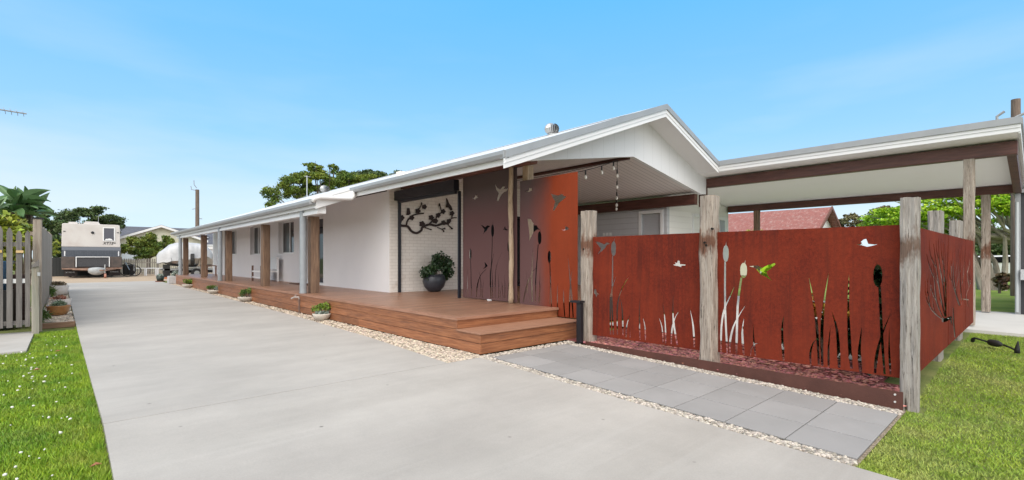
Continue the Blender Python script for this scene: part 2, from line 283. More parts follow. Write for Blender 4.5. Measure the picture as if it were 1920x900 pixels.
def special_sleeper(name, base, light, brown, brown_z):
    """weathered post: long grain, dark cracks, a brown stained patch"""
    m = bpy.data.materials.new(name); m.use_nodes = True
    t = m.node_tree; N = t.nodes; b = N['Principled BSDF']; l = t.links.new
    b.inputs['Roughness'].default_value = .85; b.inputs['Specular IOR Level'].default_value = .2
    tc = N.new('ShaderNodeTexCoord'); oi = N.new('ShaderNodeObjectInfo')
    off = N.new('ShaderNodeVectorMath'); off.operation = 'MULTIPLY_ADD'; off.inputs[1].default_value = (37, 53, 3)
    l(oi.outputs['Random'], off.inputs[0]); l(tc.outputs['Object'], off.inputs[2])
    def n(sc, st, det=6):
        mp = N.new('ShaderNodeMapping'); mp.inputs['Scale'].default_value = st; l(off.outputs[0], mp.inputs[0])
        x = N.new('ShaderNodeTexNoise'); x.inputs['Scale'].default_value = sc; x.inputs['Detail'].default_value = det; x.inputs['Roughness'].default_value = .7
        l(mp.outputs[0], x.inputs[0]); return x.outputs[0]
    def mr(src, a, c, o=1.):
        q = N.new('ShaderNodeMapRange'); q.inputs[1].default_value = a; q.inputs[2].default_value = c; q.inputs[4].default_value = o; l(src, q.inputs[0]); return q.outputs[0]
    def mixc(f, a, c):
        q = N.new('ShaderNodeMixRGB'); l(f, q.inputs[0])
        if isinstance(a, tuple): q.inputs[1].default_value = (*a, 1)
        else: l(a, q.inputs[1])
        q.inputs[2].default_value = (*c, 1); return q.outputs[0]
    g = mixc(mr(n(9, (5, 5, .35)), .35, .65), base, light)
    sp = N.new('ShaderNodeSeparateXYZ'); l(tc.outputs['Object'], sp.inputs[0])
    dz = N.new('ShaderNodeMath'); dz.operation = 'SUBTRACT'; dz.inputs[1].default_value = brown_z; l(sp.outputs[2], dz.inputs[0])
    ab = N.new('ShaderNodeMath'); ab.operation = 'ABSOLUTE'; l(dz.outputs[0], ab.inputs[0])
    sm = N.new('ShaderNodeMath'); sm.operation = 'MULTIPLY_ADD'; sm.inputs[1].default_value = -1.1; l(ab.outputs[0], sm.inputs[0]); l(n(2.2, (2.2, 2.2, 1.0), 4), sm.inputs[2])
    g = mixc(mr(sm.outputs[0], .27, .42, .9), g, brown)
    g = mixc(mr(n(16, (5, 5, .22), 5), .57, .64, .95), g, (.03, .02, .015))
    l(g, b.inputs['Base Color'])
    bn = N.new('ShaderNodeBump'); bn.inputs['Strength'].default_value = .9; bn.inputs['Distance'].default_value = .015; l(n(14, (5, 5, .25)), bn.inputs['Height']); l(bn.outputs[0], b.inputs['Normal'])
    return m
M['oldpost'] = special_sleeper('weathered_sleeper', (.27, .22, .18), (.46, .40, .34), (.15, .062, .034), 1.62)
M['oldpost_grey'] = special_sleeper('weathered_sleeper_grey', (.25, .225, .20), (.43, .40, .37), (.14, .085, .06), 1.5)
M['logpost'] = special_sleeper('bark_stripped_post', (.36, .26, .17), (.52, .41, .30), (.28, .17, .10), 9)

def special_brick():
    m = bpy.data.materials.new('painted_brick'); m.use_nodes = True
    t = m.node_tree; N = t.nodes; b = N['Principled BSDF']; l = t.links.new
    b.inputs['Roughness'].default_value = .8
    tc = N.new('ShaderNodeTexCoord'); mp = N.new('ShaderNodeMapping'); mp.inputs['Rotation'].default_value = (R(90), 0, 0)
    br = N.new('ShaderNodeTexBrick'); br.inputs['Scale'].default_value = 1; br.inputs['Brick Width'].default_value = .24; br.inputs['Row Height'].default_value = .086
    br.inputs['Mortar Size'].default_value = .006; br.inputs['Mortar Smooth'].default_value = .4
    br.inputs['Color1'].default_value = (.84, .80, .75, 1); br.inputs['Color2'].default_value = (.79, .75, .70, 1); br.inputs['Mortar'].default_value = (.64, .60, .55, 1)
    l(tc.outputs['Object'], mp.inputs[0]); l(mp.outputs[0], br.inputs[0])
    nz = N.new('ShaderNodeTexNoise'); nz.inputs['Scale'].default_value = 2.2; nz.inputs['Detail'].default_value = 6; l(tc.outputs['Object'], nz.inputs[0])
    q = N.new('ShaderNodeMapRange'); q.inputs[1].default_value = .62; q.inputs[2].default_value = .72; q.inputs[4].default_value = .35; l(nz.outputs[0], q.inputs[0])
    mx = N.new('ShaderNodeMixRGB'); mx.inputs[2].default_value = (.42, .30, .22, 1); l(br.outputs[0], mx.inputs[1]); l(q.outputs[0], mx.inputs[0]); l(mx.outputs[0], b.inputs['Base Color'])
    bn = N.new('ShaderNodeBump'); bn.inputs['Strength'].default_value = .6; bn.inputs['Distance'].default_value = .006; bn.invert = True; l(br.outputs['Fac'], bn.inputs['Height']); l(bn.outputs[0], b.inputs['Normal'])
    return m
M['brick'] = special_brick()

# ------------------------------------------------------------------ mesh helpers
class MB:
    def __init__(s): s.v = []; s.f = []
    def add(s, vs, fs):
        o = len(s.v); s.v += [tuple(v) for v in vs]; s.f += [tuple(i+o for i in f) for f in fs]; return s
    def box(s, x0, x1, y0, y1, z0, z1):
        return s.add([(x0, y0, z0), (x1, y0, z0), (x1, y1, z0), (x0, y1, z0), (x0, y0, z1), (x1, y0, z1), (x1, y1, z1), (x0, y1, z1)],
                     [(0, 3, 2, 1), (4, 5, 6, 7), (0, 1, 5, 4), (1, 2, 6, 5), (2, 3, 7, 6), (3, 0, 4, 7)])
    def prism(s, poly, axis, a, b):
        """poly in the two remaining axes (in order), extruded from a to b along axis"""
        n = len(poly)
        def P(p, t):
            q = list(p); q.insert(axis, t); return tuple(q)
        vs = [P(p, a) for p in poly]+[P(p, b) for p in poly]
        return s.add(vs, [tuple(range(n))[::-1], tuple(range(n, 2*n))]+[(i, (i+1) % n, n+(i+1) % n, n+i) for i in range(n)])
    def tube(s, pts, rad, n=8, cap=True):
        pts = [Vector(p) for p in pts]; rad = rad if isinstance(rad, (list, tuple)) else [rad]*len(pts)
        vs = []; fs = []
        up = Vector((0, 0, 1)); prev = None
        for i, p in enumerate(pts):
            d = (pts[min(i+1, len(pts)-1)]-pts[max(i-1, 0)]).normalized()
            if prev is None:
                a = d.cross(up)
                if a.length < .05: a = d.cross(Vector((1, 0, 0)))
            else: a = prev-d*prev.dot(d)
            a.normalize(); prev = a; c = d.cross(a)
            for k in range(n):
                t = 2*math.pi*k/n; vs.append(p+(a*math.cos(t)+c*math.sin(t))*rad[i])
        for i in range(len(pts)-1):
            for k in range(n): fs.append((i*n+k, i*n+(k+1) % n, (i+1)*n+(k+1) % n, (i+1)*n+k))
        if cap: fs += [tuple(range(n))[::-1], tuple(range((len(pts)-1)*n, len(pts)*n))]
        return s.add(vs, fs)
    def lathe(s, prof, c=(0, 0, 0), n=24, sx=1, sy=1):
        vs = []; fs = []
        for r, z in prof:
            for k in range(n):
                t = 2*math.pi*k/n; vs.append((c[0]+r*math.cos(t)*sx, c[1]+r*math.sin(t)*sy, c[2]+z))
        for i in range(len(prof)-1):
            for k in range(n): fs.append((i*n+k, i*n+(k+1) % n, (i+1)*n+(k+1) % n, (i+1)*n+k))
        fs += [tuple(range(n))[::-1], tuple(range((len(prof)-1)*n, len(prof)*n))]
        return s.add(vs, fs)
    def ball(s, c, r, n=12, sz=1):
        return s.lathe([(r*math.sin(math.pi*i/8)+1e-4, -r*sz*math.cos(math.pi*i/8)) for i in range(9)], c, n)
    def build(s, name, m, parent=None, smooth=False, bevel=0):
        me = bpy.data.meshes.new(name)
        off = Vector((0, 0, 0))
        if parent is not None:
            p = parent
            while p is not None: off += p.location; p = p.parent
        me.from_pydata([Vector(v)-off for v in s.v], [], s.f); me.validate(); me.update()
        if smooth:
            for p in me.polygons: p.use_smooth = True
        me.materials.append(m if not isinstance(m, str) else M[m])
        o = bpy.data.objects.new(name, me); COL.objects.link(o)
        if parent is not None: o.parent = parent
        if smooth and smooth != 1:
            pass
        if bevel:
            bv = o.modifiers.new('bevel', 'BEVEL'); bv.width = bevel; bv.segments = 2; bv.limit_method = 'ANGLE'
        return o

def tag(o, label, cat, group=None, kind=None):
    if label: o['label'] = label
    if cat: o['category'] = cat
    if group: o['group'] = group
    if kind: o['kind'] = kind
    return o
def thing(name, loc, label, cat, group=None):
    o = bpy.data.objects.new(name, None); o.location = loc; o.empty_display_size = .1; COL.objects.link(o)
    return tag(o, label, cat, group)
def struct(o): o['kind'] = 'structure'; return o
def copy_tree(src, loc, label=None, rz=None, scale=None):
    r = src.copy(); COL.objects.link(r); r.location = loc
    if label: r['label'] = label
    if rz is not None: r.rotation_euler.z = rz
    if scale: r.scale = scale
    for c in src.children:
        d = c.copy(); COL.objects.link(d); d.parent = r
        for g in c.children:
            e = g.copy(); COL.objects.link(e); e.parent = d
    return r
def raw(name, V, F, m, parent=None, smooth=False):
    """numpy mesh: V (n,3), F (m,k)"""
    me = bpy.data.meshes.new(name); V = np.asarray(V, dtype=np.float32); F = np.asarray(F, dtype=np.int32); k = F.shape[1]
    if parent is not None:
        p = parent
        while p is not None: V = V-np.array(p.location, dtype=np.float32); p = p.parent
    me.vertices.add(len(V)); me.vertices.foreach_set('co', V.ravel())
    me.loops.add(F.size); me.loops.foreach_set('vertex_index', F.ravel())
    me.polygons.add(len(F)); me.polygons.foreach_set('loop_start', np.arange(0, F.size, k, dtype=np.int32))
    me.polygons.foreach_set('loop_total', np.full(len(F), k, dtype=np.int32))
    if smooth: me.polygons.foreach_set('use_smooth', np.ones(len(F), dtype=bool))
    me.update(calc_edges=True); me.materials.append(M[m] if isinstance(m, str) else m)
    o = bpy.data.objects.new(name, me); COL.objects.link(o)
    if parent is not None: o.parent = parent
    return o

def sheet(outer, holes, axis, a, b, union=False):
    """flat plate with cut-outs (or, union=True, the union of the shapes), given thickness a..b along axis"""
    polys = ([outer] if not union else [])+holes
    vs = []; fs = []
    for p in polys:
        q = []
        for pt in p:
            if not q or (abs(pt[0]-q[-1][0])+abs(pt[1]-q[-1][1])) > .002: q.append(pt)
        ar = sum(q[i][0]*q[(i+1) % len(q)][1]-q[(i+1) % len(q)][0]*q[i][1] for i in range(len(q)))
        if ar < 0: q = q[::-1]
        o = len(vs); vs += [Vector(x) for x in q]; fs.append(list(range(o, o+len(q))))
    V, E, F, ov, oe, of = geometry.delaunay_2d_cdt(vs, [], fs, 0, 1e-4)
    keep = []
    for f, ids in zip(F, of):
        c = sum((V[i] for i in f), Vector((0, 0)))/len(f)
        if union: ok = len(ids) > 0
        else: ok = (0 in ids) and len(ids) == 1
        if ok: keep.append(tuple(f))
    edges = {}
    for f in keep:
        for i in range(len(f)): edges[(f[i], f[(i+1) % len(f)])] = 1
    if not union:            # keep the plate and the larger tongues between cuts; tiny crumbs drop out
        par = {}
        def find(a):
            while par.setdefault(a, a) != a: par[a] = par[par[a]]; a = par[a]
            return a
        for f in keep:
            for i in f[1:]: par[find(i)] = find(f[0])
        cnt = {}
        for f in keep: cnt[find(f[0])] = cnt.get(find(f[0]), 0)+(sum(abs((V[f[i]]-V[f[0]]).cross(V[f[i+1]]-V[f[0]])) for i in range(1, len(f)-1)))
        big = max(cnt, key=cnt.get); keep = [f for f in keep if find(f[0]) == big or cnt[find(f[0])] > .0025]
    used = sorted({i for f in keep for i in f}); rm = {o_: i_ for i_, o_ in enumerate(used)}; V = [V[i] for i in used]; keep = [tuple(rm[i] for i in f) for f in keep]
    edges = {}
    for f in keep:
        for i in range(len(f)): edges[(f[i], f[(i+1) % len(f)])] = 1
    n = len(V); mb = MB()
    def P(p, t):
        q = [p[0], p[1]]; q.insert(axis, t); return tuple(q)
    vv = [P(v, a) for v in V]+[P(v, b) for v in V]
    ff = [f[::-1] for f in keep]+[tuple(i+n for i in f) for f in keep]
    for (i, j) in edges:
        if (j, i) not in edges: ff.append((i, j, j+n, i+n))
    return mb.add(vv, ff)

def foliage(blobs, n, size, aspect=.55, flat=0., squash=1., shell=.55):
    """n small leaf faces spread in a set of ellipsoidal clumps (x,y,z,r[,rz])"""
    B = np.array([(b+(b[3],))[:5] for b in blobs], dtype=float); wts = B[:, 3]**2; wts /= wts.sum()
    ix = rng.choice(len(B), n, p=wts); d = rng.normal(size=(n, 3)); d /= np.linalg.norm(d, axis=1)[:, None]
    rr = shell+(1-shell)*rng.random(n)**.7; rr *= 1+.18*rng.normal(size=n)
    c = B[ix, :3]+d*(rr[:, None])*np.stack([B[ix, 3], B[ix, 3], B[ix, 4]], 1)
    a = rng.normal(size=(n, 3)); a[:, 2] *= (1-flat); a /= np.linalg.norm(a, axis=1)[:, None]
    t = rng.normal(size=(n, 3)); t[:, 2] *= (1-flat); t = t-(t*a).sum(1)[:, None]*a; t /= np.linalg.norm(t, axis=1)[:, None]
    s = size*(.6+.8*rng.random(n))[:, None]
    nn = np.cross(a, t)
    V = np.stack([c-a*s, c+t*s*aspect+nn*s*.15, c+a*s, c-t*s*aspect+nn*s*.15], 1).reshape(-1, 3)
    F = np.arange(4*n).reshape(-1, 4)
    return V, F
def zg(x, y):
    """height of the ground: the plot falls gently towards the street"""
    t = np.clip((np.asarray(x, float)-6.5)/3.5, 0, 1); t = t*t*(3-2*t)
    return -.03*np.clip(5.4-np.asarray(y, float), 0, 8)*(1-.75*t)
def z1(x, y): return float(zg(x, y))
CUT_DECK_A=[[(7.905,2.99),(7.82,2.891),(7.733,2.849),(7.647,2.905),(7.569,2.891),(7.622,2.853),(7.538,2.84),(7.483,2.844),(7.526,2.795),(7.622,2.773),(7.684,2.738),(7.733,2.686),(7.782,2.617),(7.84,2.613),(7.82,2.686),(7.777,2.78),(7.857,2.854)],[(8.689,2.754),(8.627,2.753),(8.599,2.766),(8.569,2.827),(8.552,2.788),(8.516,2.802),(8.502,2.775),(8.53,2.76),(8.469,2.746),(8.544,2.739),(8.591,2.709),(8.627,2.736)],[(8.379,2.133),(8.299,2.112),(8.232,2.075),(8.179,2.102),(8.14,2.116),(8.054,2.089),(8.121,2.062),(8.166,2.005),(8.245,1.966),(8.299,1.915),(8.272,1.984),(8.259,2.035)],[(7.647,1.995),(7.627,2.023),(7.598,2.006),(7.603,2.041),(7.572,2.072),(7.555,2.017),(7.502,1.993),(7.454,2.002),(7.49,1.977),(7.55,1.979),(7.598,1.998)],[(7.928,1.987),(7.933,1.92),(7.947,1.879),(7.968,1.859),(7.991,1.86),(8.011,1.881),(8.026,1.923),(8.031,1.991),(8.026,2.059),(8.011,2.099),(7.991,2.119),(7.968,2.118),(7.947,2.096),(7.933,2.055)],[(7.962,2.207),(7.982,2.114),(7.961,2.112),(7.96,2.207)],[(8.001,1.871),(8.002,1.792),(8.005,1.678),(8.01,1.561),(8.019,1.436),(8.029,1.307),(8.034,1.216),(8.013,1.216),(8.002,1.306),(7.992,1.435),(7.984,1.56),(7.98,1.677),(7.978,1.791),(7.977,1.87)],[(8.711,1.491),(8.716,1.431),(8.728,1.394),(8.746,1.376),(8.765,1.375),(8.783,1.394),(8.796,1.431),(8.8,1.491),(8.796,1.552),(8.783,1.588),(8.765,1.607),(8.746,1.607),(8.728,1.588),(8.716,1.551)],[(8.765,1.642),(8.768,1.587),(8.749,1.588),(8.764,1.642)],[(8.759,1.388),(8.757,1.298),(8.753,1.169),(8.748,1.025),(8.74,0.853),(8.731,0.668),(8.722,0.537),(8.701,0.538),(8.705,0.669),(8.714,0.855),(8.722,1.026),(8.727,1.169),(8.732,1.299),(8.735,1.388)],[(7.416,1.64),(7.42,1.582),(7.432,1.548),(7.448,1.53),(7.467,1.53),(7.484,1.548),(7.496,1.583),(7.5,1.641),(7.496,1.699),(7.484,1.734),(7.467,1.751),(7.448,1.751),(7.432,1.732),(7.42,1.698)],[(7.473,1.795),(7.473,1.737),(7.457,1.737),(7.472,1.795)],[(7.465,1.538),(7.458,1.359),(7.449,1.108),(7.446,0.892),(7.456,0.746),(7.472,0.635),(7.481,0.56),(7.459,0.559),(7.445,0.634),(7.429,0.746),(7.42,0.893),(7.423,1.109),(7.433,1.359),(7.441,1.538)],[(7.927,1.543),(7.954,1.466),(7.991,1.356),(8.024,1.252),(8.046,1.175),(8.065,1.104),(8.073,1.008),(8.071,0.851),(8.057,0.67),(8.05,0.541),(8.013,0.544),(8.02,0.672),(8.025,0.853),(8.027,1.008),(8.021,1.103),(8.012,1.173),(7.997,1.249),(7.972,1.354),(7.943,1.464),(7.923,1.542)],[(7.659,1.54),(7.716,1.459),(7.795,1.341),(7.858,1.219),(7.887,1.105),(7.898,0.989),(7.903,0.875),(7.906,0.753),(7.902,0.634),(7.9,0.55),(7.881,0.551),(7.883,0.635),(7.882,0.754),(7.879,0.876),(7.875,0.989),(7.869,1.104),(7.845,1.217),(7.786,1.338),(7.711,1.457),(7.657,1.54)],[(7.813,1.142),(7.805,1.054),(7.792,0.929),(7.784,0.811),(7.784,0.707),(7.787,0.608),(7.788,0.54),(7.769,0.541),(7.764,0.609),(7.761,0.708),(7.763,0.813),(7.778,0.93),(7.797,1.054),(7.811,1.142)],[(8.452,1.139),(8.435,1.067),(8.41,0.963),(8.392,0.856),(8.389,0.742),(8.392,0.622),(8.392,0.538),(8.369,0.539),(8.364,0.624),(8.361,0.743),(8.368,0.858),(8.393,0.965),(8.425,1.068),(8.45,1.139)],[(8.275,0.958),(8.291,0.883),(8.311,0.777),(8.327,0.683),(8.332,0.616),(8.33,0.561),(8.326,0.524),(8.306,0.526),(8.305,0.563),(8.306,0.617),(8.305,0.684),(8.296,0.777),(8.282,0.882),(8.273,0.958)],[(8.255,1.309),(8.213,1.301),(8.145,1.235),(8.172,1.21),(8.31,1.15),(8.227,1.222)],[(8.16,1.18),(8.227,1.143),(8.322,1.087),(8.405,1.02),(8.459,0.94),(8.5,0.852),(8.528,0.764),(8.545,0.675),(8.549,0.589),(8.553,0.529),(8.521,0.53),(8.517,0.59),(8.505,0.675),(8.488,0.762),(8.463,0.848),(8.43,0.935),(8.384,1.013),(8.309,1.08),(8.22,1.138),(8.158,1.178)],[(7.596,1.054),(7.593,0.994),(7.589,0.909),(7.587,0.82),(7.587,0.723),(7.588,0.623),(7.586,0.552),(7.568,0.553),(7.565,0.624),(7.565,0.725),(7.568,0.821),(7.576,0.91),(7.586,0.995),(7.594,1.054)],[(7.684,0.917),(7.68,0.891),(7.673,0.853),(7.666,0.799),(7.658,0.716),(7.648,0.619),(7.64,0.549),(7.626,0.55),(7.63,0.62),(7.64,0.718),(7.651,0.801),(7.662,0.854),(7.674,0.892),(7.683,0.917)],[(7.646,0.851),(7.667,0.817),(7.694,0.767),(7.717,0.714),(7.727,0.655),(7.73,0.595),(7.729,0.552),(7.715,0.553),(7.712,0.596),(7.709,0.656),(7.702,0.713),(7.684,0.766),(7.661,0.816),(7.645,0.851)],[(8.861,1.15),(8.865,1.069),(8.87,0.953),(8.875,0.839),(8.88,0.729),(8.883,0.621),(8.883,0.546),(8.867,0.547),(8.862,0.622),(8.859,0.73),(8.857,0.84),(8.857,0.953),(8.858,1.069),(8.859,1.15)],[(8.951,0.854),(8.943,0.524),(8.928,0.525),(8.95,0.855)],[(7.358,1.224),(7.377,1.151),(7.402,1.048),(7.427,0.96),(7.447,0.911),(7.465,0.876),(7.48,0.825),(7.489,0.736),(7.494,0.632),(7.498,0.558),(7.482,0.559),(7.478,0.633),(7.47,0.736),(7.46,0.825),(7.447,0.873),(7.432,0.908),(7.415,0.959),(7.394,1.048),(7.372,1.151),(7.356,1.224)],[(7.355,1.06),(7.361,0.55),(7.349,0.551),(7.354,1.06)],[(7.998,1.216),(7.996,1.126),(7.992,0.998),(7.991,0.872),(7.991,0.749),(7.992,0.629),(7.99,0.545),(7.966,0.546),(7.963,0.63),(7.962,0.751),(7.965,0.873),(7.975,0.999),(7.986,1.127),(7.995,1.216)],[(8.771,1.024),(8.761,0.534),(8.75,0.535),(8.77,1.024)]]
CUT_DECK_B=[[(6.967,2.744),(6.885,2.732),(6.861,2.746),(6.849,2.794),(6.826,2.775),(6.78,2.778),(6.791,2.755),(6.768,2.731),(6.814,2.725),(6.861,2.708),(6.932,2.72)],[(6.28,2.623),(6.195,2.591),(6.091,2.566),(6.008,2.584),(5.957,2.569),(5.968,2.547),(5.887,2.534),(5.927,2.497),(6.008,2.458),(6.07,2.425),(6.132,2.353),(6.185,2.295),(6.22,2.297),(6.195,2.389),(6.164,2.464),(6.216,2.515)],[(6.913,2.183),(6.814,2.173),(6.734,2.074),(6.722,2.041),(6.654,2.041),(6.609,1.987),(6.553,1.94),(6.62,1.959),(6.688,1.934),(6.734,1.904),(6.78,1.848),(6.861,1.736),(6.849,1.851),(6.873,2.016)],[(6.025,1.938),(5.957,1.919),(5.917,1.94),(5.911,2.001),(5.887,1.969),(5.851,1.975),(5.847,1.945),(5.811,1.933),(5.867,1.915),(5.947,1.903)],[(6.519,1.791),(6.524,1.726),(6.539,1.687),(6.559,1.667),(6.582,1.667),(6.603,1.688),(6.617,1.728),(6.622,1.795),(6.617,1.861),(6.603,1.9),(6.582,1.919),(6.559,1.918),(6.539,1.897),(6.524,1.857)],[(6.547,1.968),(6.562,1.913),(6.544,1.912),(6.545,1.968)],[(6.622,1.67),(6.641,1.494),(6.668,1.244),(6.689,1.014),(6.697,0.828),(6.7,0.663),(6.699,0.55),(6.674,0.552),(6.669,0.664),(6.666,0.829),(6.658,1.014),(6.638,1.242),(6.613,1.492),(6.595,1.668)],[(6.271,1.42),(6.275,1.361),(6.287,1.325),(6.305,1.306),(6.324,1.306),(6.342,1.324),(6.355,1.36),(6.359,1.42),(6.355,1.48),(6.342,1.517),(6.324,1.535),(6.305,1.535),(6.287,1.516),(6.275,1.48)],[(6.32,1.582),(6.325,1.528),(6.309,1.528),(6.319,1.582)],[(6.313,1.312),(6.309,1.218),(6.304,1.081),(6.297,0.935),(6.289,0.769),(6.28,0.594),(6.27,0.47),(6.247,0.473),(6.25,0.597),(6.26,0.772),(6.268,0.937),(6.276,1.083),(6.282,1.219),(6.287,1.313)],[(6.753,1.589),(6.762,1.514),(6.774,1.407),(6.784,1.291),(6.792,1.172),(6.799,1.044),(6.802,0.917),(6.799,0.778),(6.789,0.64),(6.785,0.544),(6.755,0.547),(6.76,0.643),(6.762,0.781),(6.765,0.918),(6.764,1.045),(6.763,1.172),(6.762,1.29),(6.758,1.406),(6.753,1.514),(6.75,1.588)],[(6.597,1.274),(6.651,1.228),(6.728,1.161),(6.799,1.088),(6.853,1.019),(6.899,0.945),(6.94,0.858),(6.981,0.741),(7.015,0.612),(7.041,0.52),(7.015,0.518),(6.99,0.609),(6.949,0.737),(6.909,0.853),(6.87,0.938),(6.83,1.012),(6.783,1.082),(6.718,1.156),(6.645,1.225),(6.595,1.273)],[(6.947,1.157),(6.939,1.092),(6.928,1.0),(6.919,0.912),(6.916,0.833),(6.914,0.758),(6.911,0.706),(6.896,0.706),(6.895,0.759),(6.897,0.834),(6.903,0.913),(6.917,1.001),(6.933,1.093),(6.946,1.157)],[(6.558,1.219),(6.565,1.116),(6.574,0.97),(6.58,0.833),(6.58,0.715),(6.577,0.606),(6.572,0.531),(6.553,0.532),(6.554,0.608),(6.557,0.716),(6.56,0.834),(6.56,0.971),(6.558,1.116),(6.556,1.219)],[(6.525,0.918),(6.541,0.868),(6.561,0.796),(6.58,0.724),(6.594,0.652),(6.605,0.58),(6.61,0.529),(6.592,0.529),(6.582,0.579),(6.571,0.651),(6.56,0.723),(6.548,0.795),(6.533,0.867),(6.523,0.918)],[(6.103,0.943),(6.109,0.876),(6.115,0.781),(6.121,0.677),(6.122,0.557),(6.121,0.43),(6.117,0.341),(6.097,0.343),(6.095,0.432),(6.096,0.559),(6.098,0.678),(6.1,0.781),(6.1,0.877),(6.101,0.943)],[(5.958,0.861),(5.961,0.793),(5.964,0.697),(5.964,0.598),(5.959,0.496),(5.95,0.392),(5.94,0.32),(5.914,0.324),(5.917,0.397),(5.927,0.5),(5.936,0.601),(5.944,0.698),(5.95,0.794),(5.956,0.861)],[(5.855,1.471),(5.845,1.357),(5.829,1.195),(5.813,1.039),(5.8,0.908),(5.788,0.782),(5.776,0.661),(5.762,0.532),(5.746,0.408),(5.738,0.321),(5.708,0.325),(5.716,0.412),(5.724,0.537),(5.738,0.666),(5.752,0.787),(5.771,0.911),(5.79,1.041),(5.812,1.196),(5.835,1.358),(5.852,1.472)],[(5.747,1.214),(5.762,1.15),(5.783,1.057),(5.8,0.955),(5.812,0.844),(5.82,0.723),(5.825,0.608),(5.829,0.495),(5.829,0.388),(5.831,0.314),(5.804,0.316),(5.802,0.39),(5.795,0.497),(5.791,0.61),(5.788,0.724),(5.785,0.844),(5.78,0.954),(5.768,1.056),(5.754,1.149),(5.744,1.213)],[(6.308,0.953),(6.321,0.521),(6.303,0.522),(6.306,0.953)],[(6.191,0.566),(6.188,0.317),(6.174,0.318),(6.19,0.566)],[(6.872,0.745),(6.846,0.521),(6.832,0.523),(6.87,0.745)]]
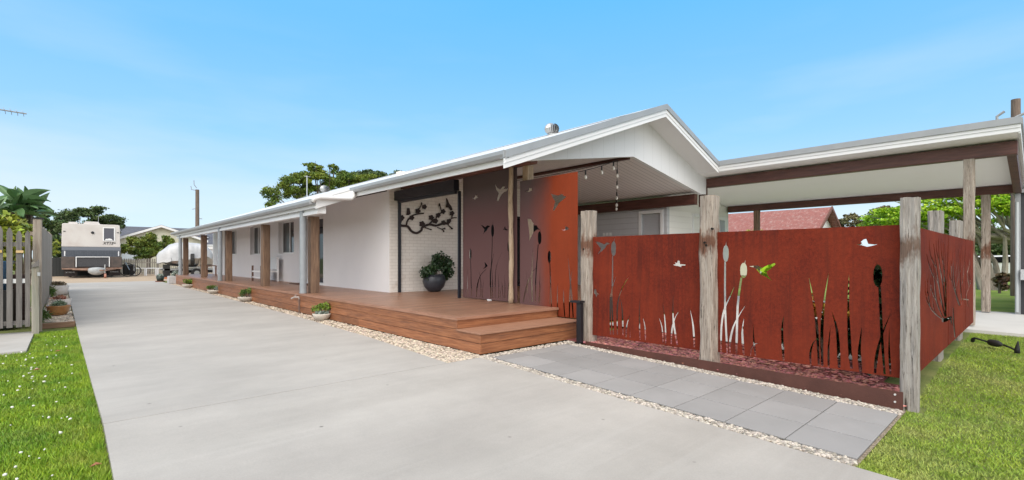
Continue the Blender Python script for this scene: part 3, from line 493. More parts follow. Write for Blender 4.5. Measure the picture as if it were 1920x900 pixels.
CUT_FENCE_A=[[(5.007,1.681),(4.901,1.659),(4.817,1.623),(4.767,1.655),(4.694,1.632),(4.758,1.619),(4.796,1.567),(4.856,1.52),(4.901,1.496),(4.955,1.455),(4.907,1.52),(4.886,1.556),(4.946,1.618)],[(4.586,1.552),(4.59,1.492),(4.604,1.455),(4.623,1.437),(4.645,1.437),(4.664,1.456),(4.678,1.492),(4.683,1.553),(4.678,1.614),(4.664,1.651),(4.645,1.669),(4.623,1.669),(4.604,1.649),(4.59,1.613)],[(4.618,1.742),(4.634,1.66),(4.616,1.658),(4.616,1.742)],[(4.661,1.439),(4.664,1.289),(4.668,1.08),(4.674,0.911),(4.686,0.846),(4.701,0.818),(4.712,0.743),(4.714,0.559),(4.709,0.333),(4.708,0.169),(4.68,0.172),(4.682,0.336),(4.679,0.562),(4.677,0.743),(4.668,0.814),(4.655,0.842),(4.646,0.911),(4.642,1.08),(4.641,1.289),(4.641,1.439)],[(4.587,1.116),(4.611,1.065),(4.644,0.991),(4.67,0.912),(4.681,0.844),(4.685,0.772),(4.683,0.672),(4.675,0.506),(4.659,0.313),(4.651,0.175),(4.623,0.18),(4.632,0.317),(4.64,0.511),(4.648,0.675),(4.652,0.774),(4.655,0.844),(4.649,0.91),(4.63,0.988),(4.603,1.063),(4.584,1.115)],[(3.598,1.307),(3.559,1.311),(3.57,1.341),(3.54,1.329),(3.524,1.367),(3.495,1.359),(3.49,1.314),(3.405,1.309),(3.411,1.296),(3.467,1.293),(3.472,1.272),(3.524,1.286),(3.582,1.296)],[(5.016,0.883),(4.985,0.891),(4.967,0.836),(4.915,0.802),(4.955,0.8),(4.976,0.745),(4.997,0.798),(5.028,0.821)],[(4.338,1.123),(4.371,1.082),(4.417,1.022),(4.46,0.958),(4.494,0.893),(4.525,0.825),(4.549,0.754),(4.566,0.688),(4.575,0.621),(4.58,0.538),(4.58,0.417),(4.574,0.281),(4.571,0.185),(4.549,0.188),(4.552,0.284),(4.552,0.42),(4.552,0.54),(4.547,0.621),(4.539,0.686),(4.526,0.751),(4.505,0.821),(4.479,0.889),(4.448,0.954),(4.409,1.018),(4.366,1.079),(4.336,1.122)],[(4.511,0.789),(4.503,0.738),(4.49,0.662),(4.481,0.568),(4.476,0.439),(4.472,0.29),(4.466,0.185),(4.442,0.189),(4.442,0.294),(4.446,0.442),(4.455,0.572),(4.472,0.665),(4.493,0.74),(4.508,0.79)],[(4.327,0.524),(4.348,0.479),(4.375,0.414),(4.398,0.346),(4.409,0.276),(4.412,0.206),(4.411,0.158),(4.387,0.16),(4.382,0.209),(4.379,0.278),(4.373,0.345),(4.358,0.411),(4.338,0.477),(4.325,0.524)],[(4.327,0.351),(4.33,0.155),(4.317,0.157),(4.325,0.352)],[(4.155,0.799),(4.16,0.717),(4.166,0.6),(4.169,0.481),(4.167,0.36),(4.162,0.238),(4.155,0.154),(4.137,0.157),(4.138,0.242),(4.144,0.363),(4.149,0.483),(4.152,0.601),(4.152,0.717),(4.153,0.799)],[(4.101,0.509),(4.092,0.47),(4.08,0.414),(4.071,0.354),(4.067,0.285),(4.066,0.211),(4.063,0.159),(4.044,0.161),(4.043,0.214),(4.045,0.288),(4.051,0.358),(4.066,0.418),(4.085,0.473),(4.099,0.51)],[(3.832,0.533),(3.819,0.497),(3.8,0.445),(3.785,0.384),(3.777,0.304),(3.771,0.215),(3.765,0.152),(3.748,0.155),(3.749,0.219),(3.755,0.308),(3.766,0.389),(3.787,0.449),(3.812,0.5),(3.831,0.534)],[(3.765,0.757),(3.756,0.671),(3.743,0.549),(3.734,0.433),(3.732,0.326),(3.731,0.224),(3.729,0.153),(3.708,0.155),(3.705,0.227),(3.705,0.33),(3.712,0.437),(3.727,0.552),(3.747,0.673),(3.763,0.757)],[(3.597,0.896),(3.602,0.822),(3.607,0.716),(3.61,0.617),(3.61,0.542),(3.607,0.474),(3.598,0.403),(3.581,0.312),(3.558,0.219),(3.544,0.153),(3.519,0.161),(3.533,0.227),(3.55,0.321),(3.566,0.41),(3.576,0.48),(3.585,0.546),(3.591,0.619),(3.594,0.717),(3.594,0.822),(3.595,0.896)],[(3.502,0.652),(3.523,0.625),(3.551,0.585),(3.577,0.537),(3.598,0.484),(3.617,0.424),(3.63,0.36),(3.636,0.285),(3.637,0.208),(3.639,0.154),(3.618,0.156),(3.616,0.21),(3.611,0.287),(3.604,0.36),(3.593,0.422),(3.579,0.481),(3.563,0.533),(3.542,0.581),(3.517,0.623),(3.501,0.651)],[(3.342,0.691),(3.332,0.632),(3.318,0.546),(3.307,0.455),(3.299,0.349),(3.293,0.237),(3.286,0.158),(3.264,0.162),(3.265,0.242),(3.271,0.354),(3.282,0.46),(3.301,0.551),(3.323,0.634),(3.339,0.692)]]
CUT_FENCE_B=[[(2.798,1.462),(2.802,1.404),(2.813,1.37),(2.828,1.352),(2.846,1.352),(2.862,1.37),(2.873,1.404),(2.877,1.462),(2.873,1.52),(2.862,1.554),(2.846,1.572),(2.828,1.571),(2.813,1.553),(2.802,1.519)],[(2.834,1.625),(2.842,1.556),(2.828,1.556),(2.833,1.625)],[(2.859,1.354),(2.861,1.2),(2.862,0.98),(2.861,0.758),(2.852,0.53),(2.84,0.301),(2.829,0.141),(2.807,0.145),(2.813,0.306),(2.825,0.534),(2.833,0.76),(2.836,0.982),(2.835,1.2),(2.835,1.353)],[(2.563,1.243),(2.567,1.192),(2.58,1.161),(2.597,1.145),(2.617,1.144),(2.635,1.159),(2.648,1.19),(2.652,1.241),(2.648,1.292),(2.635,1.323),(2.617,1.339),(2.597,1.339),(2.58,1.324),(2.567,1.293)],[(2.586,1.38),(2.601,1.323),(2.588,1.321),(2.584,1.38)],[(2.649,1.151),(2.663,1.062),(2.682,0.93),(2.698,0.771),(2.706,0.559),(2.712,0.321),(2.712,0.153),(2.688,0.156),(2.681,0.325),(2.676,0.561),(2.668,0.771),(2.653,0.928),(2.635,1.059),(2.622,1.147)],[(2.539,1.294),(2.484,1.303),(2.434,1.309),(2.381,1.278),(2.31,1.316),(2.233,1.339),(2.221,1.324),(2.276,1.27),(2.328,1.232),(2.31,1.177),(2.262,1.114),(2.337,1.167),(2.398,1.193),(2.452,1.258),(2.484,1.284)],[(2.728,1.03),(2.738,1.006),(2.754,0.97),(2.775,0.923),(2.804,0.865),(2.838,0.796),(2.868,0.722),(2.889,0.647),(2.901,0.568),(2.91,0.478),(2.915,0.359),(2.913,0.23),(2.914,0.139),(2.891,0.142),(2.891,0.233),(2.887,0.362),(2.883,0.479),(2.874,0.567),(2.861,0.643),(2.845,0.716),(2.82,0.789),(2.789,0.859),(2.763,0.918),(2.746,0.966),(2.733,1.004),(2.725,1.03)],[(2.588,0.788),(2.609,0.756),(2.639,0.71),(2.669,0.659),(2.697,0.61),(2.726,0.556),(2.751,0.497),(2.771,0.431),(2.786,0.36),(2.796,0.294),(2.799,0.235),(2.795,0.182),(2.793,0.146),(2.772,0.15),(2.773,0.186),(2.772,0.238),(2.769,0.295),(2.759,0.358),(2.745,0.427),(2.729,0.492),(2.708,0.549),(2.683,0.603),(2.658,0.654),(2.631,0.705),(2.604,0.753),(2.586,0.787)],[(2.605,0.624),(2.615,0.577),(2.628,0.508),(2.637,0.428),(2.635,0.331),(2.627,0.225),(2.617,0.152),(2.594,0.157),(2.597,0.232),(2.605,0.337),(2.611,0.431),(2.611,0.508),(2.605,0.576),(2.603,0.624)],[(2.489,0.568),(2.49,0.511),(2.491,0.429),(2.49,0.35),(2.485,0.275),(2.477,0.204),(2.469,0.154),(2.452,0.159),(2.456,0.209),(2.463,0.281),(2.471,0.354),(2.478,0.431),(2.483,0.512),(2.487,0.568)],[(2.402,0.329),(2.421,0.326),(2.447,0.321),(2.472,0.31),(2.491,0.289),(2.506,0.263),(2.517,0.236),(2.523,0.207),(2.525,0.177),(2.526,0.157),(2.515,0.158),(2.513,0.178),(2.509,0.206),(2.503,0.233),(2.493,0.258),(2.482,0.283),(2.467,0.303),(2.446,0.315),(2.42,0.322),(2.402,0.328)],[(2.13,0.694),(2.14,0.657),(2.152,0.599),(2.16,0.519),(2.159,0.396),(2.151,0.251),(2.143,0.149),(2.121,0.154),(2.124,0.257),(2.132,0.4),(2.137,0.521),(2.136,0.599),(2.131,0.656),(2.128,0.694)],[(1.392,1.552),(1.342,1.555),(1.35,1.58),(1.325,1.605),(1.3,1.611),(1.283,1.558),(1.202,1.548),(1.251,1.533),(1.292,1.524),(1.333,1.539)],[(1.157,1.211),(1.161,1.148),(1.172,1.11),(1.188,1.09),(1.206,1.089),(1.222,1.108),(1.234,1.145),(1.238,1.209),(1.234,1.272),(1.222,1.31),(1.206,1.33),(1.188,1.33),(1.172,1.311),(1.161,1.273)],[(1.206,1.358),(1.208,1.304),(1.196,1.305),(1.205,1.358)],[(1.194,1.096),(1.191,1.011),(1.186,0.89),(1.182,0.78),(1.18,0.708),(1.178,0.647),(1.175,0.564),(1.167,0.426),(1.155,0.267),(1.148,0.154),(1.128,0.159),(1.135,0.272),(1.142,0.431),(1.149,0.569),(1.153,0.651),(1.155,0.712),(1.158,0.784),(1.162,0.893),(1.167,1.013),(1.171,1.099)],[(1.858,1.166),(1.849,1.103),(1.836,1.013),(1.823,0.917),(1.812,0.828),(1.802,0.733),(1.792,0.619),(1.782,0.459),(1.771,0.28),(1.766,0.152),(1.742,0.157),(1.747,0.284),(1.752,0.464),(1.762,0.625),(1.774,0.739),(1.789,0.834),(1.805,0.922),(1.823,1.016),(1.842,1.105),(1.855,1.166)],[(1.657,1.225),(1.673,1.137),(1.694,1.012),(1.712,0.885),(1.725,0.773),(1.736,0.66),(1.741,0.541),(1.742,0.398),(1.736,0.251),(1.734,0.147),(1.707,0.152),(1.709,0.256),(1.708,0.403),(1.708,0.544),(1.704,0.661),(1.699,0.772),(1.692,0.884),(1.68,1.01),(1.665,1.136),(1.655,1.224)],[(1.46,1.219),(1.466,1.123),(1.472,0.985),(1.476,0.838),(1.476,0.683),(1.474,0.521),(1.469,0.385),(1.463,0.285),(1.453,0.211),(1.449,0.162),(1.421,0.17),(1.426,0.219),(1.429,0.293),(1.435,0.392),(1.441,0.527),(1.45,0.687),(1.456,0.84),(1.458,0.985),(1.457,1.123),(1.458,1.219)],[(1.625,0.784),(1.614,0.73),(1.598,0.652),(1.585,0.556),(1.578,0.42),(1.572,0.264),(1.565,0.154),(1.539,0.159),(1.54,0.271),(1.546,0.427),(1.558,0.563),(1.579,0.66),(1.603,0.735),(1.622,0.785)],[(1.639,0.615),(1.647,0.555),(1.657,0.468),(1.666,0.381),(1.669,0.295),(1.668,0.211),(1.665,0.152),(1.647,0.155),(1.646,0.214),(1.647,0.298),(1.647,0.382),(1.644,0.468),(1.64,0.554),(1.637,0.615)],[(1.341,0.636),(1.353,0.57),(1.367,0.474),(1.378,0.379),(1.378,0.286),(1.372,0.197),(1.363,0.136),(1.337,0.143),(1.338,0.206),(1.344,0.294),(1.349,0.382),(1.347,0.474),(1.342,0.569),(1.339,0.636)],[(1.781,0.451),(1.793,0.44),(1.809,0.421),(1.825,0.394),(1.837,0.358),(1.848,0.314),(1.855,0.269),(1.855,0.221),(1.849,0.172),(1.846,0.139),(1.828,0.144),(1.831,0.177),(1.832,0.225),(1.832,0.271),(1.827,0.313),(1.82,0.355),(1.812,0.39),(1.801,0.416),(1.789,0.436),(1.78,0.45)],[(1.089,0.809),(1.114,0.741),(1.148,0.643),(1.178,0.548),(1.198,0.468),(1.214,0.393),(1.224,0.323),(1.231,0.255),(1.231,0.193),(1.233,0.151),(1.21,0.153),(1.208,0.195),(1.202,0.256),(1.196,0.322),(1.187,0.39),(1.177,0.464),(1.162,0.543),(1.137,0.638),(1.107,0.738),(1.087,0.808)],[(1.099,0.652),(1.102,0.591),(1.105,0.505),(1.107,0.416),(1.105,0.323),(1.1,0.229),(1.095,0.164),(1.08,0.167),(1.082,0.234),(1.086,0.327),(1.091,0.419),(1.094,0.506),(1.096,0.592),(1.098,0.652)]]
CUT_SIDE=[[(7.203,1.147),(7.205,1.095),(7.214,1.022),(7.249,0.955),(7.325,0.904),(7.429,0.86),(7.544,0.818),(7.657,0.78),(7.786,0.744),(7.943,0.706),(8.167,0.66),(8.432,0.612),(8.624,0.577),(8.682,0.583),(8.489,0.619),(8.237,0.668),(8.017,0.712),(7.865,0.748),(7.74,0.782),(7.62,0.82),(7.497,0.861),(7.385,0.904),(7.302,0.953),(7.259,1.02),(7.241,1.094),(7.23,1.146)],[(7.761,1.412),(7.786,1.344),(7.826,1.247),(7.875,1.146),(7.918,1.047),(7.97,0.945),(8.068,0.847),(8.258,0.749),(8.509,0.654),(8.688,0.585),(8.78,0.583),(8.597,0.652),(8.365,0.747),(8.175,0.844),(8.073,0.941),(8.006,1.045),(7.948,1.145),(7.885,1.246),(7.83,1.344),(7.792,1.412)],[(7.825,1.574),(7.888,1.496),(7.982,1.381),(8.078,1.265),(8.16,1.157),(8.243,1.048),(8.352,0.937),(8.511,0.814),(8.708,0.687),(8.842,0.596),(8.959,0.59),(8.821,0.682),(8.648,0.81),(8.484,0.934),(8.369,1.046),(8.266,1.157),(8.165,1.265),(8.051,1.383),(7.939,1.497),(7.861,1.575)],[(8.248,1.647),(8.247,1.57),(8.255,1.46),(8.296,1.348),(8.397,1.242),(8.534,1.132),(8.663,1.011),(8.765,0.863),(8.866,0.704),(8.925,0.59),(9.046,0.582),(8.985,0.696),(8.912,0.856),(8.806,1.008),(8.666,1.131),(8.508,1.243),(8.388,1.348),(8.329,1.461),(8.304,1.571),(8.287,1.648)],[(8.68,1.613),(8.671,1.533),(8.666,1.419),(8.684,1.301),(8.748,1.19),(8.838,1.075),(8.91,0.956),(8.939,0.822),(8.959,0.684),(8.959,0.588),(9.081,0.578),(9.081,0.675),(9.091,0.813),(9.062,0.951),(8.98,1.072),(8.869,1.189),(8.784,1.301),(8.747,1.419),(8.733,1.534),(8.723,1.615)],[(7.446,1.217),(7.415,1.168),(7.376,1.097),(7.365,1.026),(7.412,0.952),(7.489,0.875),(7.554,0.82),(7.609,0.818),(7.557,0.873),(7.479,0.95),(7.425,1.024),(7.423,1.095),(7.448,1.166),(7.466,1.216)],[(7.301,1.449),(7.342,1.415),(7.406,1.365),(7.489,1.312),(7.614,1.253),(7.765,1.19),(7.883,1.145),(7.939,1.146),(7.834,1.192),(7.681,1.256),(7.548,1.315),(7.451,1.367),(7.374,1.416),(7.321,1.45)],[(7.571,1.175),(7.588,1.132),(7.619,1.072),(7.679,1.011),(7.804,0.95),(7.966,0.889),(8.093,0.845),(8.15,0.846),(8.036,0.89),(7.872,0.951),(7.742,1.011),(7.668,1.071),(7.622,1.132),(7.592,1.174)],[(7.496,1.617),(7.501,1.567),(7.517,1.497),(7.577,1.43),(7.728,1.368),(7.933,1.307),(8.094,1.264),(8.149,1.267),(8.001,1.312),(7.794,1.372),(7.637,1.433),(7.565,1.499),(7.535,1.568),(7.516,1.617)],[(8.055,1.621),(8.058,1.582),(8.067,1.527),(8.093,1.474),(8.159,1.426),(8.246,1.38),(8.316,1.347),(8.367,1.349),(8.309,1.382),(8.221,1.428),(8.149,1.476),(8.11,1.528),(8.089,1.583),(8.074,1.621)],[(8.5,1.653),(8.495,1.601),(8.495,1.526),(8.511,1.456),(8.566,1.396),(8.643,1.34),(8.706,1.3),(8.762,1.302),(8.712,1.341),(8.635,1.397),(8.572,1.457),(8.542,1.527),(8.53,1.601),(8.521,1.654)],[(9.093,1.576),(9.099,1.468),(9.11,1.315),(9.099,1.181),(9.05,1.085),(8.986,1.008),(8.948,0.956),(9.023,0.951),(9.08,1.003),(9.147,1.081),(9.187,1.179),(9.178,1.315),(9.148,1.468),(9.122,1.577)],[(10.052,1.593),(9.959,1.516),(9.841,1.407),(9.778,1.29),(9.802,1.165),(9.881,1.03),(10.005,0.906),(10.202,0.799),(10.46,0.704),(10.641,0.636),(10.758,0.633),(10.573,0.701),(10.341,0.797),(10.142,0.903),(10.011,1.027),(9.914,1.164),(9.871,1.289),(9.917,1.406),(10.018,1.516),(10.094,1.593)],[(10.916,1.608),(10.819,1.486),(10.697,1.314),(10.63,1.148),(10.674,0.985),(10.779,0.821),(10.876,0.704),(11.005,0.698),(10.939,0.815),(10.831,0.981),(10.769,1.145),(10.807,1.313),(10.899,1.486),(10.964,1.609)],[(9.514,1.366),(9.542,1.28),(9.593,1.158),(9.676,1.045),(9.835,0.948),(10.038,0.858),(10.199,0.794),(10.291,0.793),(10.149,0.857),(9.943,0.947),(9.773,1.043),(9.667,1.157),(9.595,1.28),(9.545,1.366)],[(11.116,0.714),(10.987,0.681),(10.816,0.639),(10.719,0.627),(10.586,0.667),(10.399,0.741),(10.256,0.795),(10.147,0.797),(10.261,0.744),(10.447,0.669),(10.679,0.615),(10.916,0.627),(11.066,0.673),(11.164,0.71)],[(11.325,1.445),(11.309,1.361),(11.287,1.243),(11.231,1.135),(11.114,1.05),(10.974,0.975),(10.887,0.924),(10.993,0.918),(11.109,0.968),(11.254,1.043),(11.359,1.131),(11.388,1.241),(11.381,1.361),(11.369,1.445)],[(10.452,1.547),(10.42,1.494),(10.375,1.418),(10.312,1.337),(10.214,1.246),(10.104,1.151),(10.036,1.085),(10.11,1.082),(10.198,1.148),(10.31,1.244),(10.399,1.336),(10.444,1.418),(10.47,1.494),(10.482,1.548)],[(11.994,1.477),(11.927,1.38),(11.846,1.244),(11.812,1.122),(11.88,1.023),(12.004,0.935),(12.109,0.873),(12.213,0.871),(12.132,0.932),(12.007,1.021),(11.925,1.12),(11.934,1.243),(11.991,1.38),(12.032,1.477)],[(12.541,1.2),(12.501,1.126),(12.441,1.022),(12.327,0.928),(12.1,0.862),(11.827,0.806),(11.666,0.747),(11.703,0.667),(11.854,0.582),(11.963,0.521),(12.064,0.516),(11.953,0.578),(11.826,0.662),(11.789,0.739),(11.942,0.797),(12.203,0.854),(12.42,0.923),(12.519,1.019),(12.561,1.124),(12.582,1.199)],[(9.46,1.51),(9.399,1.415),(9.324,1.284),(9.306,1.176),(9.403,1.112),(9.566,1.07),(9.695,1.043),(9.754,1.045),(9.64,1.073),(9.482,1.114),(9.378,1.175),(9.381,1.283),(9.44,1.415),(9.485,1.51)],[(7.673,1.312),(7.68,1.258),(7.69,1.181),(7.685,1.112),(7.653,1.063),(7.606,1.022),(7.572,0.978),(7.557,0.921),(7.557,0.862),(7.554,0.821),(7.609,0.817),(7.613,0.859),(7.627,0.917),(7.642,0.974),(7.674,1.018),(7.712,1.06),(7.735,1.11),(7.731,1.18),(7.711,1.257),(7.695,1.312)],[(7.913,1.453),(7.916,1.385),(7.924,1.289),(7.954,1.206),(8.022,1.152),(8.113,1.112),(8.199,1.072),(8.27,1.022),(8.341,0.972),(8.385,0.936),(8.451,0.935),(8.406,0.971),(8.351,1.022),(8.277,1.072),(8.185,1.113),(8.084,1.153),(8.007,1.205),(7.967,1.288),(7.948,1.385),(7.936,1.453)],[(8.819,1.594),(8.834,1.549),(8.857,1.484),(8.868,1.413),(8.862,1.339),(8.845,1.261),(8.82,1.188),(8.779,1.119),(8.736,1.055),(8.698,1.012),(8.77,1.008),(8.808,1.051),(8.87,1.115),(8.913,1.185),(8.934,1.259),(8.939,1.339),(8.933,1.413),(8.909,1.484),(8.874,1.55),(8.847,1.595)],[(8.256,0.9),(8.313,0.878),(8.401,0.844),(8.506,0.798),(8.649,0.73),(8.817,0.648),(8.95,0.587),(9.021,0.585),(8.905,0.645),(8.733,0.728),(8.578,0.797),(8.455,0.844),(8.35,0.878),(8.278,0.901)],[(7.351,1.161),(7.361,1.124),(7.375,1.071),(7.371,1.026),(7.336,0.996),(7.287,0.972),(7.256,0.956),(7.295,0.952),(7.337,0.967),(7.388,0.991),(7.419,1.024),(7.412,1.07),(7.387,1.123),(7.367,1.161)],[(7.726,1.211),(7.753,1.143),(7.793,1.047),(7.817,0.965),(7.807,0.917),(7.781,0.882),(7.78,0.846),(7.826,0.797),(7.901,0.746),(7.95,0.711),(8.01,0.708),(7.96,0.744),(7.899,0.794),(7.853,0.842),(7.852,0.877),(7.868,0.913),(7.869,0.963),(7.834,1.046),(7.785,1.142),(7.747,1.21)],[(10.679,1.523),(10.642,1.46),(10.592,1.371),(10.538,1.283),(10.487,1.201),(10.432,1.121),(10.361,1.05),(10.246,0.991),(10.123,0.941),(10.029,0.909),(10.117,0.901),(10.214,0.934),(10.364,0.983),(10.484,1.044),(10.552,1.116),(10.592,1.199),(10.626,1.281),(10.665,1.371),(10.698,1.46),(10.718,1.524)],[(9.692,1.488),(9.656,1.431),(9.612,1.349),(9.588,1.268),(9.607,1.186),(9.649,1.103),(9.69,1.045),(9.759,1.043),(9.736,1.102),(9.693,1.185),(9.665,1.267),(9.672,1.349),(9.699,1.431),(9.718,1.488)],[(11.073,1.527),(11.068,1.468),(11.061,1.383),(11.015,1.306),(10.899,1.243),(10.753,1.187),(10.659,1.149),(10.739,1.144),(10.855,1.182),(11.005,1.239),(11.114,1.304),(11.139,1.383),(11.124,1.468),(11.106,1.528)],[(12.353,1.51),(12.318,1.453),(12.27,1.373),(12.192,1.297),(12.063,1.229),(11.913,1.167),(11.82,1.123),(11.918,1.119),(12.038,1.161),(12.191,1.225),(12.311,1.294),(12.364,1.372),(12.386,1.453),(12.394,1.51)],[(12.141,1.115),(12.413,0.923),(12.521,0.921),(12.18,1.115)],[(9.559,0.551),(9.369,0.558),(9.123,0.567),(8.925,0.576),(8.794,0.586),(8.668,0.596),(8.573,0.598),(8.573,0.552),(8.674,0.538),(8.839,0.524),(9.046,0.512),(9.279,0.508),(9.522,0.506),(9.694,0.506)],[(9.754,0.659),(9.758,0.597),(9.769,0.508),(9.789,0.42),(9.831,0.336),(9.887,0.252),(9.948,0.191),(10.115,0.175),(10.094,0.232),(10.037,0.318),(9.984,0.404),(9.946,0.494),(9.918,0.585),(9.896,0.65)],[(9.36,0.555),(9.626,0.497),(9.744,0.388),(9.511,0.466)],[(11.13,0.706),(12.146,0.627),(12.176,0.644),(11.15,0.718)]]
